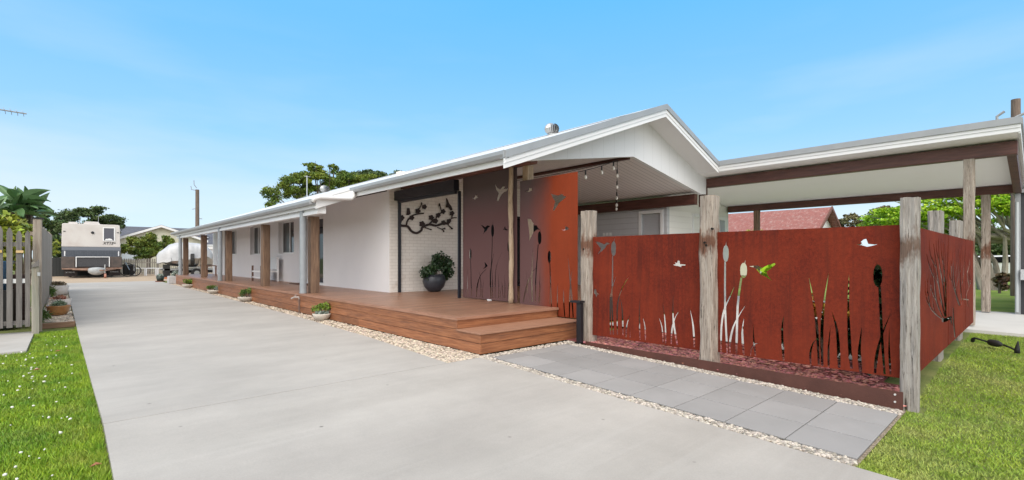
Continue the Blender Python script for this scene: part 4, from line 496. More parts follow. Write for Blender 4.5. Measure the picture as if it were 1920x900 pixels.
ART=[[(6.556,2.295),(6.574,2.282),(6.603,2.262),(6.65,2.245),(6.711,2.243),(6.775,2.246),(6.821,2.24),(6.85,2.212),(6.881,2.165),(6.924,2.119),(6.983,2.088),(7.048,2.066),(7.118,2.06),(7.186,2.08),(7.246,2.115),(7.294,2.152),(7.316,2.192),(7.317,2.217),(7.328,2.232),(7.379,2.262),(7.45,2.295),(7.52,2.316),(7.588,2.314),(7.668,2.299),(7.754,2.293),(7.833,2.309),(7.899,2.334),(7.963,2.353),(8.047,2.365),(8.139,2.375),(8.205,2.381),(8.2,2.446),(8.134,2.439),(8.04,2.429),(7.948,2.415),(7.873,2.393),(7.811,2.369),(7.753,2.356),(7.684,2.361),(7.601,2.376),(7.513,2.378),(7.424,2.353),(7.343,2.315),(7.28,2.277),(7.249,2.235),(7.246,2.205),(7.239,2.19),(7.203,2.163),(7.155,2.135),(7.112,2.121),(7.068,2.125),(7.016,2.143),(6.971,2.166),(6.939,2.201),(6.906,2.25),(6.855,2.294),(6.783,2.307),(6.713,2.304),(6.665,2.304),(6.639,2.314),(6.617,2.329),(6.602,2.341)],[(6.626,2.313),(6.673,2.427),(6.628,2.439),(6.581,2.326)],[(6.823,2.295),(6.829,2.328),(6.838,2.374),(6.857,2.418),(6.894,2.463),(6.943,2.51),(6.996,2.548),(7.051,2.573),(7.113,2.59),(7.175,2.604),(7.242,2.617),(7.309,2.626),(7.356,2.632),(7.352,2.671),(7.305,2.665),(7.237,2.656),(7.168,2.643),(7.103,2.628),(7.037,2.609),(6.973,2.58),(6.914,2.537),(6.86,2.487),(6.819,2.436),(6.795,2.383),(6.785,2.333),(6.78,2.299)],[(7.536,2.332),(7.567,2.361),(7.611,2.402),(7.651,2.436),(7.687,2.458),(7.721,2.476),(7.746,2.488),(7.721,2.527),(7.696,2.514),(7.658,2.495),(7.617,2.469),(7.573,2.432),(7.529,2.39),(7.497,2.361)],[(7.77,2.532),(7.801,2.566),(7.846,2.614),(7.889,2.655),(7.931,2.685),(7.976,2.71),(8.007,2.728),(7.985,2.758),(7.953,2.74),(7.907,2.713),(7.859,2.68),(7.813,2.635),(7.768,2.587),(7.737,2.553)],[(8.214,2.472),(8.246,2.499),(8.291,2.535),(8.335,2.562),(8.383,2.572),(8.438,2.575),(8.477,2.576),(8.478,2.604),(8.438,2.603),(8.38,2.6),(8.322,2.587),(8.27,2.556),(8.223,2.518),(8.191,2.491)],[(8.325,2.557),(8.325,2.712),(8.29,2.71),(8.29,2.555)],[(7.376,2.245),(7.57,2.194),(7.581,2.219),(7.386,2.271)],[(7.789,2.265),(7.835,2.254),(7.897,2.239),(7.948,2.222),(7.975,2.201),(7.992,2.178),(8.004,2.16),(8.029,2.172),(8.016,2.19),(7.996,2.217),(7.963,2.242),(7.907,2.26),(7.843,2.276),(7.798,2.287)],[(8.13,2.385),(8.297,2.255),(8.318,2.272),(8.15,2.402)],[(7.936,2.792),(7.887,2.974),(7.861,2.967),(7.909,2.785)],[(7.183,2.701),(7.289,2.905),(7.266,2.913),(7.16,2.709)],[(6.667,2.308),(6.595,2.321),(6.577,2.253),(6.648,2.241)],[(7.96,2.221),(8.063,2.26),(8.052,2.28),(7.95,2.242)],[(6.744,2.492),(6.733,2.473),(6.715,2.461),(6.705,2.448),(6.699,2.428),(6.684,2.413),(6.662,2.415),(6.645,2.426),(6.629,2.43),(6.608,2.428),(6.588,2.436),(6.585,2.456),(6.592,2.476),(6.592,2.491),(6.585,2.51),(6.588,2.53),(6.608,2.54),(6.629,2.541),(6.645,2.546),(6.662,2.56),(6.684,2.565),(6.699,2.551),(6.705,2.532),(6.715,2.52),(6.733,2.51)],[(7.048,2.509),(7.038,2.492),(7.021,2.48),(7.012,2.468),(7.006,2.45),(6.991,2.435),(6.971,2.437),(6.955,2.448),(6.94,2.452),(6.919,2.45),(6.901,2.457),(6.898,2.476),(6.905,2.494),(6.905,2.508),(6.898,2.526),(6.901,2.545),(6.919,2.554),(6.94,2.555),(6.955,2.56),(6.971,2.573),(6.991,2.577),(7.006,2.564),(7.012,2.546),(7.021,2.535),(7.038,2.526)],[(7.251,2.711),(7.24,2.691),(7.221,2.678),(7.211,2.665),(7.204,2.644),(7.188,2.628),(7.165,2.63),(7.147,2.642),(7.131,2.646),(7.108,2.644),(7.087,2.652),(7.084,2.672),(7.092,2.692),(7.092,2.708),(7.084,2.727),(7.087,2.748),(7.108,2.758),(7.131,2.759),(7.147,2.765),(7.165,2.779),(7.188,2.784),(7.204,2.771),(7.211,2.751),(7.221,2.739),(7.24,2.728)],[(7.454,2.84),(7.444,2.822),(7.426,2.809),(7.417,2.797),(7.411,2.778),(7.396,2.763),(7.374,2.765),(7.357,2.776),(7.342,2.779),(7.32,2.777),(7.301,2.784),(7.298,2.803),(7.305,2.822),(7.305,2.836),(7.298,2.854),(7.301,2.873),(7.32,2.883),(7.342,2.884),(7.357,2.89),(7.374,2.903),(7.396,2.908),(7.411,2.895),(7.417,2.877),(7.426,2.866),(7.444,2.856)],[(7.393,2.357),(7.381,2.336),(7.359,2.323),(7.348,2.308),(7.341,2.286),(7.323,2.269),(7.298,2.272),(7.279,2.285),(7.261,2.289),(7.235,2.287),(7.213,2.296),(7.209,2.319),(7.218,2.34),(7.218,2.357),(7.209,2.378),(7.213,2.401),(7.235,2.412),(7.261,2.413),(7.279,2.419),(7.298,2.434),(7.323,2.439),(7.341,2.424),(7.348,2.402),(7.359,2.389),(7.381,2.377)],[(7.69,2.549),(7.678,2.529),(7.658,2.516),(7.648,2.502),(7.641,2.481),(7.624,2.465),(7.6,2.467),(7.581,2.48),(7.564,2.484),(7.54,2.482),(7.519,2.49),(7.515,2.511),(7.524,2.531),(7.524,2.547),(7.515,2.567),(7.519,2.588),(7.54,2.599),(7.564,2.6),(7.581,2.606),(7.6,2.62),(7.624,2.625),(7.641,2.611),(7.648,2.591),(7.658,2.578),(7.678,2.567)],[(7.83,2.462),(7.818,2.443),(7.798,2.43),(7.787,2.416),(7.78,2.395),(7.763,2.378),(7.739,2.381),(7.72,2.393),(7.702,2.397),(7.678,2.396),(7.656,2.404),(7.653,2.425),(7.661,2.446),(7.661,2.462),(7.653,2.481),(7.656,2.503),(7.678,2.514),(7.702,2.514),(7.72,2.52),(7.739,2.534),(7.763,2.539),(7.78,2.525),(7.787,2.505),(7.798,2.492),(7.818,2.481)],[(7.915,2.629),(7.904,2.611),(7.885,2.599),(7.875,2.586),(7.869,2.567),(7.853,2.551),(7.831,2.554),(7.813,2.565),(7.797,2.568),(7.774,2.566),(7.754,2.574),(7.751,2.593),(7.759,2.612),(7.759,2.627),(7.751,2.645),(7.754,2.665),(7.774,2.675),(7.797,2.676),(7.813,2.682),(7.831,2.695),(7.853,2.7),(7.869,2.686),(7.875,2.668),(7.885,2.656),(7.904,2.646)],[(8.086,2.749),(8.076,2.73),(8.056,2.718),(8.046,2.705),(8.04,2.685),(8.024,2.67),(8.001,2.672),(7.983,2.683),(7.967,2.687),(7.944,2.684),(7.923,2.692),(7.92,2.712),(7.928,2.731),(7.928,2.746),(7.92,2.764),(7.923,2.784),(7.944,2.794),(7.967,2.795),(7.983,2.801),(8.001,2.814),(8.024,2.819),(8.04,2.806),(8.046,2.787),(8.056,2.776),(8.076,2.766)],[(8.099,2.425),(8.088,2.407),(8.069,2.395),(8.059,2.382),(8.052,2.362),(8.036,2.347),(8.014,2.35),(7.995,2.361),(7.979,2.365),(7.956,2.363),(7.936,2.371),(7.932,2.391),(7.94,2.41),(7.94,2.425),(7.932,2.443),(7.936,2.463),(7.956,2.473),(7.979,2.474),(7.995,2.479),(8.014,2.492),(8.036,2.497),(8.052,2.483),(8.059,2.464),(8.069,2.453),(8.088,2.443)],[(8.286,2.486),(8.277,2.469),(8.259,2.458),(8.249,2.446),(8.243,2.429),(8.228,2.415),(8.207,2.417),(8.191,2.427),(8.175,2.431),(8.154,2.429),(8.135,2.436),(8.132,2.454),(8.139,2.472),(8.139,2.485),(8.132,2.502),(8.135,2.521),(8.154,2.53),(8.175,2.53),(8.191,2.535),(8.207,2.547),(8.228,2.552),(8.243,2.539),(8.249,2.522),(8.259,2.511),(8.277,2.502)],[(8.401,2.717),(8.389,2.698),(8.37,2.686),(8.359,2.673),(8.353,2.653),(8.336,2.637),(8.313,2.639),(8.294,2.651),(8.277,2.654),(8.254,2.652),(8.233,2.66),(8.229,2.68),(8.237,2.699),(8.237,2.715),(8.229,2.733),(8.233,2.753),(8.254,2.764),(8.277,2.764),(8.294,2.77),(8.313,2.784),(8.336,2.789),(8.353,2.775),(8.359,2.756),(8.37,2.745),(8.389,2.735)],[(7.607,2.208),(7.598,2.192),(7.575,2.187),(7.553,2.191),(7.544,2.205),(7.553,2.221),(7.575,2.226),(7.598,2.223)],[(8.345,2.265),(8.334,2.246),(8.307,2.239),(8.281,2.244),(8.27,2.262),(8.281,2.28),(8.307,2.287),(8.334,2.283)],[(8.078,2.254),(8.07,2.23),(8.049,2.222),(8.029,2.229),(8.021,2.251),(8.029,2.275),(8.049,2.283),(8.07,2.277)],[(8.041,2.177),(8.034,2.154),(8.017,2.146),(7.999,2.153),(7.992,2.176),(7.999,2.199),(8.017,2.207),(8.034,2.2)],[(7.902,2.929),(7.894,2.893),(7.874,2.88),(7.854,2.89),(7.846,2.925),(7.854,2.961),(7.874,2.974),(7.894,2.964)],[(7.297,2.917),(7.291,2.887),(7.277,2.876),(7.264,2.885),(7.258,2.914),(7.264,2.944),(7.277,2.955),(7.291,2.946)],[(6.801,2.569),(6.82,2.762),(6.893,2.767),(6.929,2.609),(6.874,2.573)],[(8.099,3.142),(8.161,3.096),(8.203,2.996),(8.286,2.917),(8.329,2.816),(8.265,2.784),(8.182,2.868),(8.091,2.868),(8.12,3.007)]]

# ------------------------------------------------------------------ ground, drive, paving
def slope_sheet(name, poly, dz, m, thick=0, sub=None, ny=24):
    """a paved sheet that follows the ground; poly = [(xl,xr,y)...] rows"""
    rows = []
    for (a, b) in zip(poly[:-1], poly[1:]):
        k = max(1, int(abs(b[2]-a[2])/1.0))
        for i in range(k): t = i/k; rows.append([a[j]+(b[j]-a[j])*t for j in range(3)])
    rows.append(list(poly[-1]))
    mb = MB(); vs = []; fs = []; n = 6
    for xl, xr, y in rows:
        for i in range(n+1):
            x = xl+(xr-xl)*i/n; vs.append((x, y, z1(x, y)+dz))
    W = n+1
    for r in range(len(rows)-1):
        for i in range(n): fs.append((r*W+i, r*W+i+1, (r+1)*W+i+1, (r+1)*W+i))
    if thick:
        o = len(vs); vs += [(x, y, z-thick) for x, y, z in vs]
        H = len(rows)
        for r in range(H-1):
            a, b = r*W, (r+1)*W; fs.append((a, b, b+o, a+o)); a, b = r*W+n, (r+1)*W+n; fs.append((b, a, a+o, b+o))
        for i in range(n):
            fs.append((i+1, i, i+o, i+1+o)); a = (H-1)*W+i; fs.append((a, a+1, a+1+o, a+o))
    mb.add(vs, fs); return struct(mb.build(name, m))

xs = sorted(set([-900, -300, -120, -60, -30, -15, -8, -5]+[round(v, 2) for v in np.arange(-4, 14, .5)]+[16, 20, 26, 35, 50, 80, 150, 400, 900]))
ys = sorted(set([-900, -300, -100, -40, -20, -12, -8]+[round(v, 2) for v in np.arange(-6, 7, .5)]+[8, 10, 14, 20, 30, 45, 70, 120, 250, 600, 1200]))
def goff(x): return -.065 if x < 3 else -.03
V = [(x, y, z1(x, y)+goff(x)) for y in ys for x in xs]; nx = len(xs)
F = [(j*nx+i, j*nx+i+1, (j+1)*nx+i+1, (j+1)*nx+i) for j in range(len(ys)-1) for i in range(nx-1)]
struct(MB().add(V, F).build('lawn', 'lawn'))

slope_sheet('driveway', [(.22, 4.27, -3.5), (.22, 4.27, 0), (.23, 4.29, 5.36)], 0, 'concrete', .12)
slope_sheet('driveway', [(.23, 3.75, 5.372), (.2, 3.95, 8), (.16, 4.08, 12), (.1, 4.14, 20), (.0, 4.16, 36.9)], 0, 'concrete', .12)
mb = MB(); mb.add([(.24, 5.355, .0-.004), (4.29, 5.355, -.004), (4.29, 5.38, -.004), (.24, 5.38, -.004)], [(0, 1, 2, 3)]); struct(mb.build('driveway_joint', 'joint'))
struct(MB().box(-4, .0, 37.0, 60, -.3, -.012).build('gravel_yard', 'backgravel'))
struct(MB().box(.0, 16, 36.95, 60, -.3, -.010).build('gravel_yard', 'backgravel'))
slope_sheet('garden_bed', [(-.46, .13, 13.98), (-.46, .08, 20), (-.46, -.02, 36.9)], -.03, 'gravelbed')
slope_sheet('gravel_strip', [(3.72, 4.46, 5.42), (3.9, 4.46, 8), (4.0, 4.46, 12), (4.08, 4.46, 34)], -.02, 'gravelbed')
struct(MB().box(-6, -.46, 10.6, 13.3, -.2, -.028).build('gate_path', 'pad'))
# paving beside the screen fence
slope_sheet('paving_bed', [(4.27, 6.27, .93), (4.27, 6.27, 5.46)], -.016, 'gravelbed')
mb = MB(); py = .96; S = .5
for j in range(9):
    y0 = py+j*(S+.010) if j else py; y1 = min(y0+S, 5.27)
    xsg = [4.46, 4.80, 5.16, 5.57, 6.03] if False else [4.46, 4.985, 5.51, 6.035]
    for i in range(3):
        x0, x1 = xsg[i]+.007, xsg[i+1]-.007
        if y1-y0 < .05: continue
        c = [(x, y, z1(x, y)+random.uniform(-.0012, .0012)) for x, y in ((x0, y0), (x1, y0), (x1, y1), (x0, y1))]
        mb.add([(a, b, d-.03) for a, b, d in c]+c, [(0, 3, 2, 1), (4, 5, 6, 7), (0, 1, 5, 4), (1, 2, 6, 5), (2, 3, 7, 6), (3, 0, 4, 7)])
struct(mb.build('paving', 'paver', bevel=.003))
slope_sheet('paving_joints', [(4.455, 6.04, .955), (4.455, 6.04, 5.275)], -.011, 'joint')
slope_sheet('mulch_ground', [(6.28, 7.3, .98), (6.28, 7.3, 1.3), (6.28, 8.2, 1.32), (6.28, 8.2, 5.6)], .008, 'mulchbed')
slope_sheet('courtyard_floor', [(8.2, 13, 1.1), (8.2, 13, 6.2)], .03, 'slab')
# far carport slab and its drive to the right
slope_sheet('carport_slab', [(13.1, 18.0, -6), (13.1, 18.0, .8), (13.1, 17.95, .9), (13.1, 17.95, 7.6)], .03, 'slab', .1)

struct(MB().box(18.005, 60, -14, 9.5, -.3, -.012).build('park_lawn', 'park'))
# ------------------------------------------------------------------ stones, mulch, grass
ICO = np.array([(0, 0, 1), (.89, 0, .45), (.28, .85, .45), (-.72, .53, .45), (-.72, -.53, .45), (.28, -.85, .45), (.72, .53, -.45), (-.28, .85, -.45), (-.89, 0, -.45), (-.28, -.85, -.45), (.72, -.53, -.45), (0, 0, -1)])
ICF = np.array([(0, 1, 2), (0, 2, 3), (0, 3, 4), (0, 4, 5), (0, 5, 1), (1, 6, 2), (2, 7, 3), (3, 8, 4), (4, 9, 5), (5, 10, 1), (6, 7, 2), (7, 8, 3), (8, 9, 4), (9, 10, 5), (10, 6, 1), (11, 7, 6), (11, 8, 7), (11, 9, 8), (11, 10, 9), (11, 6, 10)])
def stones(name, pts, size, m, flat=.5, lift=0., long_=1.):
    n = len(pts); pts = np.array(pts)
    s = size*(.55+.9*rng.random(n)); sc = np.stack([s*long_*(.8+.5*rng.random(n)), s*(.7+.4*rng.random(n)), s*flat*(.7+.6*rng.random(n))], 1)
    V = ICO[None]*(1+.16*rng.normal(size=(n, 12, 1)))*sc[:, None]
    a = rng.random(n)*6.283; b = rng.normal(size=n)*.35
    y = V[..., 1]*np.cos(b)[:, None]-V[..., 2]*np.sin(b)[:, None]; z = V[..., 1]*np.sin(b)[:, None]+V[..., 2]*np.cos(b)[:, None]; x = V[..., 0]
    X = x*np.cos(a)[:, None]-y*np.sin(a)[:, None]; Y = x*np.sin(a)[:, None]+y*np.cos(a)[:, None]
    P = np.stack([X+pts[:, 0:1], Y+pts[:, 1:2], z+pts[:, 2:3]+(s*flat*.4+lift)[:, None]], 2).reshape(-1, 3)
    F = (ICF[None]+(np.arange(n)*12)[:, None, None]).reshape(-1, 3)
    o = raw(name, P, F, m); o['kind'] = 'stuff'; return o
def scatter(n, x0, x1, y0, y1, dz, bias=1.):
    x = x0+(x1-x0)*rng.random(n); y = y0+(y1-y0)*rng.random(n)**bias
    return np.stack([x, y, zg(x, y)+dz], 1)
p = scatter(14000, 3.73, 4.42, 5.4, 34, -.018, 1.9); lim = np.interp(p[:, 1], [5.4, 8, 12, 20, 36], [3.76, 3.97, 4.10, 4.15, 4.17]); p = p[p[:, 0] > lim]
tag(stones('river_pebbles', p, .021, 'pebble'), 'cream and tan river pebbles along the foot of the deck', 'pebbles')
p = np.concatenate([scatter(2300, 4.31, 4.44, .95, 5.4, -.016), scatter(2500, 6.06, 6.22, .95, 5.25, -.016), scatter(700, 4.4, 6.3, 5.29, 5.45, -.012)])
tag(stones('white_pebbles', p, .0175, 'pebble_w'), 'pale pebbles bordering the grey pavers', 'pebbles')
p = scatter(5200, -.44, .1, 14.05, 36, -.03, 1.7); p = p[p[:, 0] < np.interp(p[:, 1], [14, 20, 36], [.11, .06, -.04])]
tag(stones('river_pebbles', p, .035, 'pebble'), 'pinkish pebbles in the bed along the paling fence', 'pebbles')
p = np.concatenate([scatter(7500, 6.315, 7.0, .98, 5.2, .012), scatter(2200, 7, 8.2, 1, 5.2, .012)])
p = p[(p[:, 0] < 7.25) | (p[:, 1] > 1.35)]
tag(stones('bark_mulch', p, .021, 'mulch', .35, 0, 1.9), 'red dyed bark mulch under the screen fence', 'mulch')

def grass(name, n, xy, hgt, m, lean=.6, wid=.004):
    x, y = xy; n = len(x); z = zg(x, y)+np.where(x < 3, -.066, -.032)
    a = rng.random(n)*6.283; h = hgt*(.5+.9*rng.random(n)); l = lean*h*rng.random(n); b = rng.random(n)*6.283
    wd = wid*(.7+.7*rng.random(n))
    V = np.stack([np.stack([x-np.cos(a)*wd, y-np.sin(a)*wd, z], 1), np.stack([x+np.cos(a)*wd, y+np.sin(a)*wd, z], 1), np.stack([x+np.cos(b)*l, y+np.sin(b)*l, z+h], 1)], 1).reshape(-1, 3)
    o = raw(name, V, np.arange(3*n).reshape(-1, 3), m); o['kind'] = 'stuff'; return o
# left lawn
n = 210000; y = 3.3+(13.2-3.3)*rng.random(n)**1.5; x = .21-(.21+2.2)*rng.random(n)**1.3
k = ~((x < -.44) & (y > 10.55)); x, y = x[k], y[k]
den = np.array([noise.noise(Vector((a*1.6, b*1.6, 0))) for a, b in zip(x[::1], y[::1])]) if False else np.sin(x*5.1+1.3*np.sin(y*2.3))*np.sin(y*3.7+np.sin(x*4.)) 
k = rng.random(len(x)) < .86+.3*den; x, y = x[k], y[k]
for bx_, by_, br_ in [(-.62, 6.15, .16), (-1.15, 9.3, .2), (-.75, 8.9, .12), (-.32, 9.1, .10), (-1.3, 7.6, .14), (-.2, 11.6, .12), (-.95, 4.7, .12), (-.55, 10.9, .14)]:
    k = ~(((x-bx_)**2*.6+(y-by_)**2*2.5 < br_**2*(.6+.8*rng.random(len(x)))) & (rng.random(len(x)) < .85)); x, y = x[k], y[k]
tag(grass('lush_grass', 0, (x, y), .036, 'blade_l', 1.3, .0042), 'lush bright green lawn grass left of the driveway', 'grass')
# right lawn
n = 230000; x = 4.3+(15.5-4.3)*rng.random(n)**1.7; y = -3.2+(4.13)*rng.random(n)
y = np.minimum(y, .93)
k = (x < 13.05) & (y > -.2*x-1.2) & ~((x > 6.3) & (x < 6.6) & (y > .8)); x, y = x[k], y[k]
tag(grass('mown_grass', 0, (x, y), .023, 'blade_r', 1.5, .0042), 'short mown lawn grass right of the screen fence', 'grass')
# rough blades hugging the slab edge and the fence foot
n = 9000; y = 3.4+10.3*rng.random(n)**1.2; x = .2-.06*rng.random(n)**2
tag(grass('edge_grass', 0, (x, y), .055, 'blade_l', .9, .004), 'longer grass blades hanging against the slab edge', 'grass')
# clover flowers
n = 190; y = 4.0+8*rng.random(n)**1.2; x = .05-1.7*rng.random(n); V = []; 
k = (x > -.5) | (y < 10.4); x, y = x[k], y[k]; p = np.stack([x, y, zg(x, y)-.02], 1)
tag(stones('clover_flowers', p, .0095, 'clover', .8, .012), 'white clover flowers dotted over the left lawn', 'flowers')
# fallen leaves on the grass and the slab
mb = MB()
for (x, y, r) in [(-.62, 6.9, .05), (-.28, 8.6, .04), (.15, 4.45, .035), (-.9, 9.4, .05), (-.1, 10.1, .04)]:
    z = z1(x, y)-.015; mb.add([(x-r, y, z), (x, y-r*.5, z+.012), (x+r, y, z+.004), (x, y+r*.5, z+.02)], [(0, 1, 2, 3)])
o = mb.build('fallen_leaves', mat('dry_leaf', (.28, .12, .06), rough=.8)); o['kind'] = 'stuff'; tag(o, 'a few dry brown leaves lying on the left lawn', 'leaves')

# ------------------------------------------------------------------ the house
RX, RZ, RS = 10.45, 5.02, .3636
def zr(x): return RZ-RS*abs(x-RX)
def cz(x): return 3.79-.13*(x-13.22)
house = thing('house', (8, 15, 0), 'long white single storey house with a white gabled roof and a verandah', 'house')
# walls
win = [(19.17, 20.99, 1.58, 2.86), (23.59, 25.12, 1.56, 2.86), (27.65, 29.4, 1.58, 2.86)]
door = (16.31, 17.94, .50, 2.80)
holes = [[(a, c), (b, c), (b, d), (a, d)] for a, b, c, d in win+[door]]
sheet([(11.8, .3), (33, .3), (33, 3.2), (11.8, 3.2)], holes, 0, 6.35, 6.6).build('side_wall', 'render', house)
MB().box(6.62, 9.0, 11.7, 11.9, .3, 3.75).box(9.0, 12.6, 11.7, 11.9, 2.78, 3.75).box(12.6, 12.9, 11.7, 11.9, .3, 3.75).build('brick_wall', 'brick', house)
f = MB().box(9.0, 12.6, 11.72, 11.80, .48, .54).box(9.0, 12.6, 11.72, 11.80, 2.72, 2.78)
for x_ in (9.0, 10.17, 11.37, 12.54): f.box(x_, x_+.06, 11.73, 11.79, .541, 2.719)
sd_ = f.build('sliding_door', 'black', house); MB().box(9.03, 12.57, 11.81, 11.82, .5, 2.76).build('pane', 'glass', sd_)
MB().box(6.37, 6.615, 11.79, 11.95, .3, 3.3).build('corner_return', 'brick', house)
MB().box(6.6, 13, 32.8, 33, .3, 3.4).build('end_wall', 'render', house)
MB().box(13.0, 13.2, 11.95, 33, .3, 3.6).build('rear_wall', 'render', house)
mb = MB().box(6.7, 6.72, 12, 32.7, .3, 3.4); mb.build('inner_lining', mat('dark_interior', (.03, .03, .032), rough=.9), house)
for i, (a, b, c, d) in enumerate(win):
    mid = (a+b)/2; f = MB()
    f.box(6.50, 6.56, a, b, c, c+.05); f.box(6.50, 6.56, a, b, d-.05, d)
    f.box(6.50, 6.56, a, a+.05, c+.052, d-.052); f.box(6.50, 6.56, b-.05, b, c+.052, d-.052); f.box(6.495, 6.55, mid-.03, mid+.03, c+.052, d-.052)
    wf = f.build('window', 'frame', house)
    MB().box(6.53, 6.535, a+.05, mid-.03, c+.05, d-.05).build('pane', 'glass', wf)
    MB().box(6.525, 6.53, mid+.03, b-.05, c+.05, d-.05).build('pane', 'curtain', wf)
    MB().box(6.33, 6.50, a-.02, b+.02, c-.03, c-.002).build('sill', 'frame', wf)
a, b, c, d = door; f = MB()
f.box(6.44, 6.54, a, b, c-.02, c+.06); f.box(6.44, 6.54, a, b, d-.05, d); f.box(6.44, 6.54, a, a+.05, c+.062, d-.052); f.box(6.44, 6.54, b-.05, b, c+.062, d-.052); f.box(6.45, 6.53, (a+b)/2-.03, (a+b)/2+.03, c+.062, d-.052)
df = f.build('sliding_door', 'frame', house)
MB().box(6.48, 6.49, a+.05, b-.05, c+.05, d-.05).build('pane', 'glass', df)
MB().box(6.34, 6.44, a-.06, b+.06, .481, .56).build('door_sill', 'frame', df)
# roof sheets
def slab(mb, x0, x1, fz, y0, y1, t):
    return mb.prism([(x0, fz(x0)), (x1, fz(x1)), (x1, fz(x1)-t), (x0, fz(x0)-t)], 1, y0, y1)
mb = MB()
slab(mb, 5.36, RX, zr, 6.0, 11.9, .03); slab(mb, 4.33, RX, zr, 11.902, 33, .03); slab(mb, RX, 13.22, zr, 6.0, 33, .03)
roof = mb.build('roof', 'roof', house)
MB().prism([(RX-.2, zr(RX-.2)+.012), (RX, RZ+.02), (RX+.2, zr(RX+.2)+.012), (RX, RZ+.003)], 1, 6.0, 33).build('ridge_cap', 'roof', roof)
# barge capping and barge board of the gable
def barge(name, lo, hi, y0, y1, m, x0=5.34, par=house):
    MB().prism([(x0, zr(x0)-hi), (RX, RZ-hi), (13.22, zr(13.22)-hi), (13.22, zr(13.22)-lo), (RX, RZ-lo), (x0, zr(x0)-lo)], 1, y0, y1).build(name, m, par)
barge('barge_capping', .105, -.025, 5.975, 6.12, 'grey_metal')
barge('barge_board', .19, .107, 6.0, 6.04, 'white')
barge('barge_board', .275, .192, 6.012, 6.04, 'white')
mb = MB(); slab(mb, 5.46, RX, lambda x: zr(x)-.2, 6.042, 6.6, .02); slab(mb, RX, 13.22, lambda x: zr(x)-.2, 6.042, 6.6, .02)
mb.build('gable_soffit', 'soffit', house)
mb = MB(); slab(mb, 5.46, 6.75, lambda x: zr(x)-.2, 6.602, 11.88, .02); slab(mb, 4.74, 6.5, lambda x: zr(x)-.16, 11.95, 33, .02)
mb.build('eave_soffit', 'soffit', house)
# gable infill
top = [(13.70, cz(13.70)+.1), (13.22, zr(13.22)-.21), (RX, RZ-.21), (6.2, zr(6.2)-.21)]
MB().prism([(6.43, 3.27), (9.98, 3.85), (13.45, 3.25), (13.70, 3.25)]+top, 1, 6.6, 6.66).build('gable_infill', 'gable', house)
MB().prism([(6.43, 3.245), (9.98, 3.825), (13.45, 3.225), (13.45, 3.25), (9.98, 3.85), (6.43, 3.27)], 1, 6.59, 6.70).build('infill_trim', 'white', house)
# patio ceiling, ridge beam and far beam
def pc(x): return 3.86-.163*(9.98-x) if x < 9.98 else 3.86-.172*(x-9.98)
mb = MB(); slab(mb, 6.7, 9.98, pc, 6.72, 11.7, -.03); slab(mb, 9.98, 13.4, pc, 6.72, 11.7, -.03); mb.build('patio_ceiling', 'ceil', house)
MB().box(9.93, 10.03, 6.72, 11.69, 3.78, 3.845).build('ceiling_ridge_beam', 'beam', house)
MB().box(13.16, 13.34, 6.68, 11.6, 2.93, 3.23).build('patio_beam', 'beam', house)
MB().box(13.66, 13.84, 6.62, 6.80, 2.9, 3.46).build('beam_stub', 'beam', house)
# eave gutter and fascia
def gutter(mb, x, z, y0, y1, w=.13, h=.115):
    prof = [(x, z), (x, z-h*.55), (x+w*.25, z-h), (x+w, z-h), (x+w, z-.01), (x+w-.01, z-.01), (x+w-.012, z-h+.01), (x+w*.28, z-h+.01), (x+.01, z-h*.5), (x+.01, z-.004)]
    return mb.prism(prof, 1, y0, y1)
MB().box(5.44, 5.47, 6.041, 11.9, 2.975, 3.13).build('fascia', 'white', house)
g = MB(); gutter(g, 5.31, 3.185, 6.02, 11.9); g.box(5.31, 5.43, 6.0, 6.02, 3.07, 3.19); g.box(5.31, 5.43, 11.9, 11.915, 3.07, 3.19); g.build('gutter', 'grey_metal', house)
g = MB(); gutter(g, 4.29, 2.815, 11.88, 33, .14, .12); g.box(4.29, 4.42, 11.865, 11.88, 2.70, 2.82); g.build('gutter', 'grey_metal', house)
MB().box(4.435, 4.46, 11.9, 33, 2.62, 2.76).build('fascia', 'white', house)
MB().box(4.53, 4.72, 11.95, 32.6, 2.5, 2.68).build('verandah_beam', 'white', house)
MB().box(4.50, 4.53, 11.93, 32.6, 2.485, 2.56).build('verandah_beam_strip', 'white', house)
MB().prism([(4.44, zr(4.44)-.04), (5.47, zr(5.47)-.04), (5.47, zr(5.47)-.24), (4.44, zr(4.44)-.24)], 1, 11.86, 11.9).build('verandah_barge', 'white', house)
g = MB(); g.tube([(5.36, 11.80, 3.1), (5.36, 11.80, 2.95), (5.30, 11.80, 2.90), (4.50, 11.78, 2.87), (4.40, 11.80, 2.84), (4.37, 11.85, 2.76)], .055, 12); g.build('gutter_link_pipe', 'white', house, smooth=True)
# red beam and rough poles on the deck
MB().box(6.66, 6.84, 6.72, 11.78, 3.26, 3.42).build('red_beam', 'redbeam', house)
MB().box(6.80, 6.96, 6.95, 7.10, .481, 3.26).build('inner_post', 'logpost', house)
g = MB(); pts = []; rr = []
for i in range(26):
    t = i/25; z = .481+2.78*t; pts.append((6.655+.006*math.sin(7*t)+.004*math.sin(23*t), 7.29+.007*math.sin(9*t+1), z)); rr.append(.050+.004*math.sin(31*t)+.003*math.sin(17*t+2))
g.tube(pts, rr, 10); g.build('log_pole', 'logpost', house, smooth=True)
